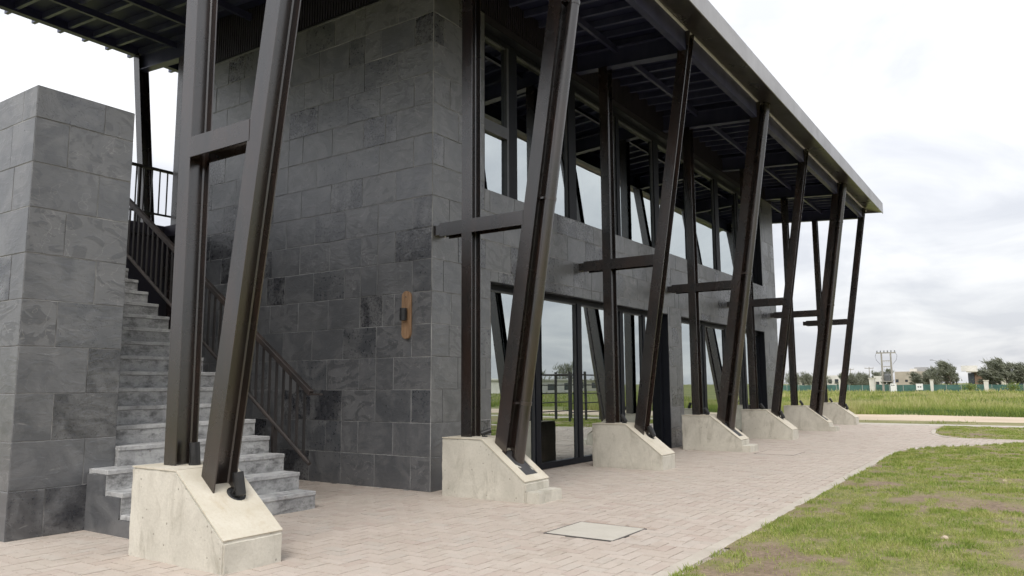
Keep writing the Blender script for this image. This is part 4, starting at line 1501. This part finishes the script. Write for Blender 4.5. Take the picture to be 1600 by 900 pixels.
# ------------------------------------------------------------------ trees
def tree(x, y, h, w, label, seed, lean=0.0, n=1900, group='trees beyond the fence', dense=1.0):
    R = random.Random(seed)
    z = gz(x, y)
    root = empty('tree', (x, y, z), label, 'tree', group)
    tips = []
    tr = MB()
    top = Vector((x, y + lean * h * 0.5, z + h * 0.93))
    mid = Vector((x, y + lean * h * 0.14, z + h * 0.45))
    tr.tube([(x, y, z - 0.1), mid.lerp(Vector((x, y, z)), 0.5), mid, mid.lerp(top, 0.6), top], [0.035 * h, 0.028 * h, 0.02 * h, 0.011 * h, 0.004 * h], 7)
    for k in range(15):
        t = 0.28 + 0.66 * k / 14
        b = (Vector((x, y, z)).lerp(mid, t / 0.48) if t < 0.48 else mid.lerp(top, (t - 0.48) / 0.52))
        a = R.uniform(0, 2 * math.pi)
        rr = w * 0.5 * (1.15 - 0.75 * t) * R.uniform(0.75, 1.2)
        e = b + Vector((math.cos(a) * rr, math.sin(a) * rr + lean * rr * 0.9, R.uniform(0.15, 0.5) * rr + abs(lean) * rr * 0.2))
        tr.tube([b, b.lerp(e, 0.5) + Vector((0, 0, -0.05 * rr)), e], [0.011 * h, 0.007 * h, 0.003 * h], 5)
        tips += [(b.lerp(e, q), rr) for q in (0.45, 0.75, 1.0)]
    tips += [(top, w * 0.25), (mid.lerp(top, 0.8), w * 0.3)]
    tr.build('trunk', M['bark'], root)
    cen = []
    for p, rr in tips:
        for _ in range(3):
            cen.append((p + Vector((R.gauss(0, .07), R.gauss(0, .07), R.gauss(0, .06))) * w, R.uniform(0.03, 0.075) * w, R.random()))
    V, T = [], []
    dirw = Vector((0.1, lean * 1.6, 0.55)).normalized()
    for _ in range(int(n * dense)):
        c, s, tn = cen[R.randrange(len(cen))]
        p = c + Vector((R.gauss(0, 1), R.gauss(0, 1), R.gauss(0, 0.75))) * s
        d = (dirw + Vector((R.gauss(0, .42), R.gauss(0, .42), R.gauss(0, .33)))).normalized()
        L = R.uniform(0.45, 1.0) * (h / 6)
        sd_ = d.cross(Vector((R.gauss(0, 1), R.gauss(0, 1), R.gauss(0, 1)))).normalized() * (L * 0.11)
        q = p - WL[root.name]
        V += [tuple(q - sd_), tuple(q + sd_), tuple(q + d * L)]
        t = min(1, max(0, 0.25 + 0.5 * tn + R.gauss(0, 0.15)))
        T += [t, t, t]
    V = np.array(V)
    o = np_mesh('crown', V, np.arange(len(V)).reshape(-1, 3), M['crown'], None, {'tint': np.array(T)})
    o.parent = root
    return root
TREES = [
    (1331, 218, 4.6, 5.0, 'bushy tree just past the last steel frame', 0.0),
    (1345, 222, 4.9, 6.0, 'dark round tree left of the thin T-topped power pole', 0.0),
    (1352, 214, 4.2, 4.6, 'low bushy tree under the thin T-topped power pole', 0.0),
    (1372, 236, 5.4, 4.4, 'dark treetop showing above the small white house', 0.0),
    (1387, 205, 5.8, 3.0, 'dark shrub-like tree behind the transformer', 0.0),
    (1439, 206, 4.8, 3.6, 'sparse windblown tree in front of the tan house', 0.55),
    (1453, 214, 5.0, 4.0, 'dense dark tree behind the slim pale pillar', 0.1),
    (1463, 220, 6.2, 3.8, 'tree standing under the street lamp arm', 0.2),
    (1488, 207, 7.4, 7.0, 'big windblown tree with feathery top right of the street lamp', 0.5),
    (1497, 212, 6.4, 4.2, 'feathery tree touching the roof slab of the brown house', 0.4),
    (1548, 207, 5.4, 4.0, 'bushy windblown tree right of the tall window', 0.45),
    (1558, 211, 4.2, 3.4, 'low olive tree before the cream house', 0.3),
    (1577, 206, 8.0, 6.4, 'tallest windblown tree near the edge of the view', 0.55),
    (1592, 209, 7.0, 5.4, 'dark tree at the very edge beside the tallest windblown tree', 0.4),
    (1612, 208, 6.6, 5.0, 'windblown tree at the end of the row', 0.4),
    (1238, 218, 5.0, 6.0, 'tree showing between wall end and steel posts', 0.0),
    (1262, 214, 5.0, 6.2, 'wide tree behind the steel frame past the slate wall', 0.0),
    (1284, 224, 5.4, 5.4, 'dark tree between the crossing steel posts', 0.0),
    (1318, 216, 4.8, 4.4, 'olive tree beside the white house between steel posts', 0.0),
]
for k, (px, X, h, w, lab, ln) in enumerate(TREES):
    x, y = far(px, X)
    tree(x, y, h * 0.92, w * 0.9, lab, 100 + k, ln)
for k, (x, y, h, w, lab) in enumerate([(70, -146, 7, 7, 'tree mirrored beside the white house'), (115, -110, 6.5, 7, 'round tree mirrored in the wide sliding doors'), (142, -90, 7, 7, 'tree mirrored before the low white house'),
                                       (182, -104, 7.5, 8, 'tree mirrored behind the low white house'), (196, -100, 6, 7, 'low tree mirrored near the cream house')]):
    tree(x, y, h, w, lab, 300 + k, 0.1, 900, 'trees mirrored in the glazing')
# low shrubs at the foot of the far fence
for k, px in enumerate((1515, 1582)):
    x, y = far(px, 197.5)
    root = empty('shrub', (x, y, gz(x, y)), ['yellow-green shrub at the fence before the brown house', 'small shrub at the fence under the tallest tree'][k], 'shrub')
    V, T = [], []
    R = random.Random(50 + k)
    st = MB()
    for _ in range(6):
        e = Vector((x + R.gauss(0, .5), y + R.gauss(0, .7), gz(x, y) + R.uniform(1.0, 1.9)))
        st.tube([(x, y, gz(x, y) - 0.05), e], [0.05, 0.02], 5)
    st.build('stem', M['bark'], root)
    for _ in range(700):
        p = Vector((R.gauss(0, .55), R.gauss(0, .8), abs(R.gauss(0.9, .5))))
        d = Vector((R.gauss(0, 1), R.gauss(0, 1), R.gauss(0.5, 1))).normalized() * 0.3
        s = d.cross(Vector((R.gauss(0, 1), R.gauss(0, 1), 1))).normalized() * 0.06
        V += [tuple(p - s), tuple(p + s), tuple(p + d)]
        T += [R.uniform(0.1, 0.7)] * 3
    V = np.array(V)
    o = np_mesh('foliage', V, np.arange(len(V)).reshape(-1, 3), M['field_blade'], None, {'tint': np.array(T)})
    o.parent = root
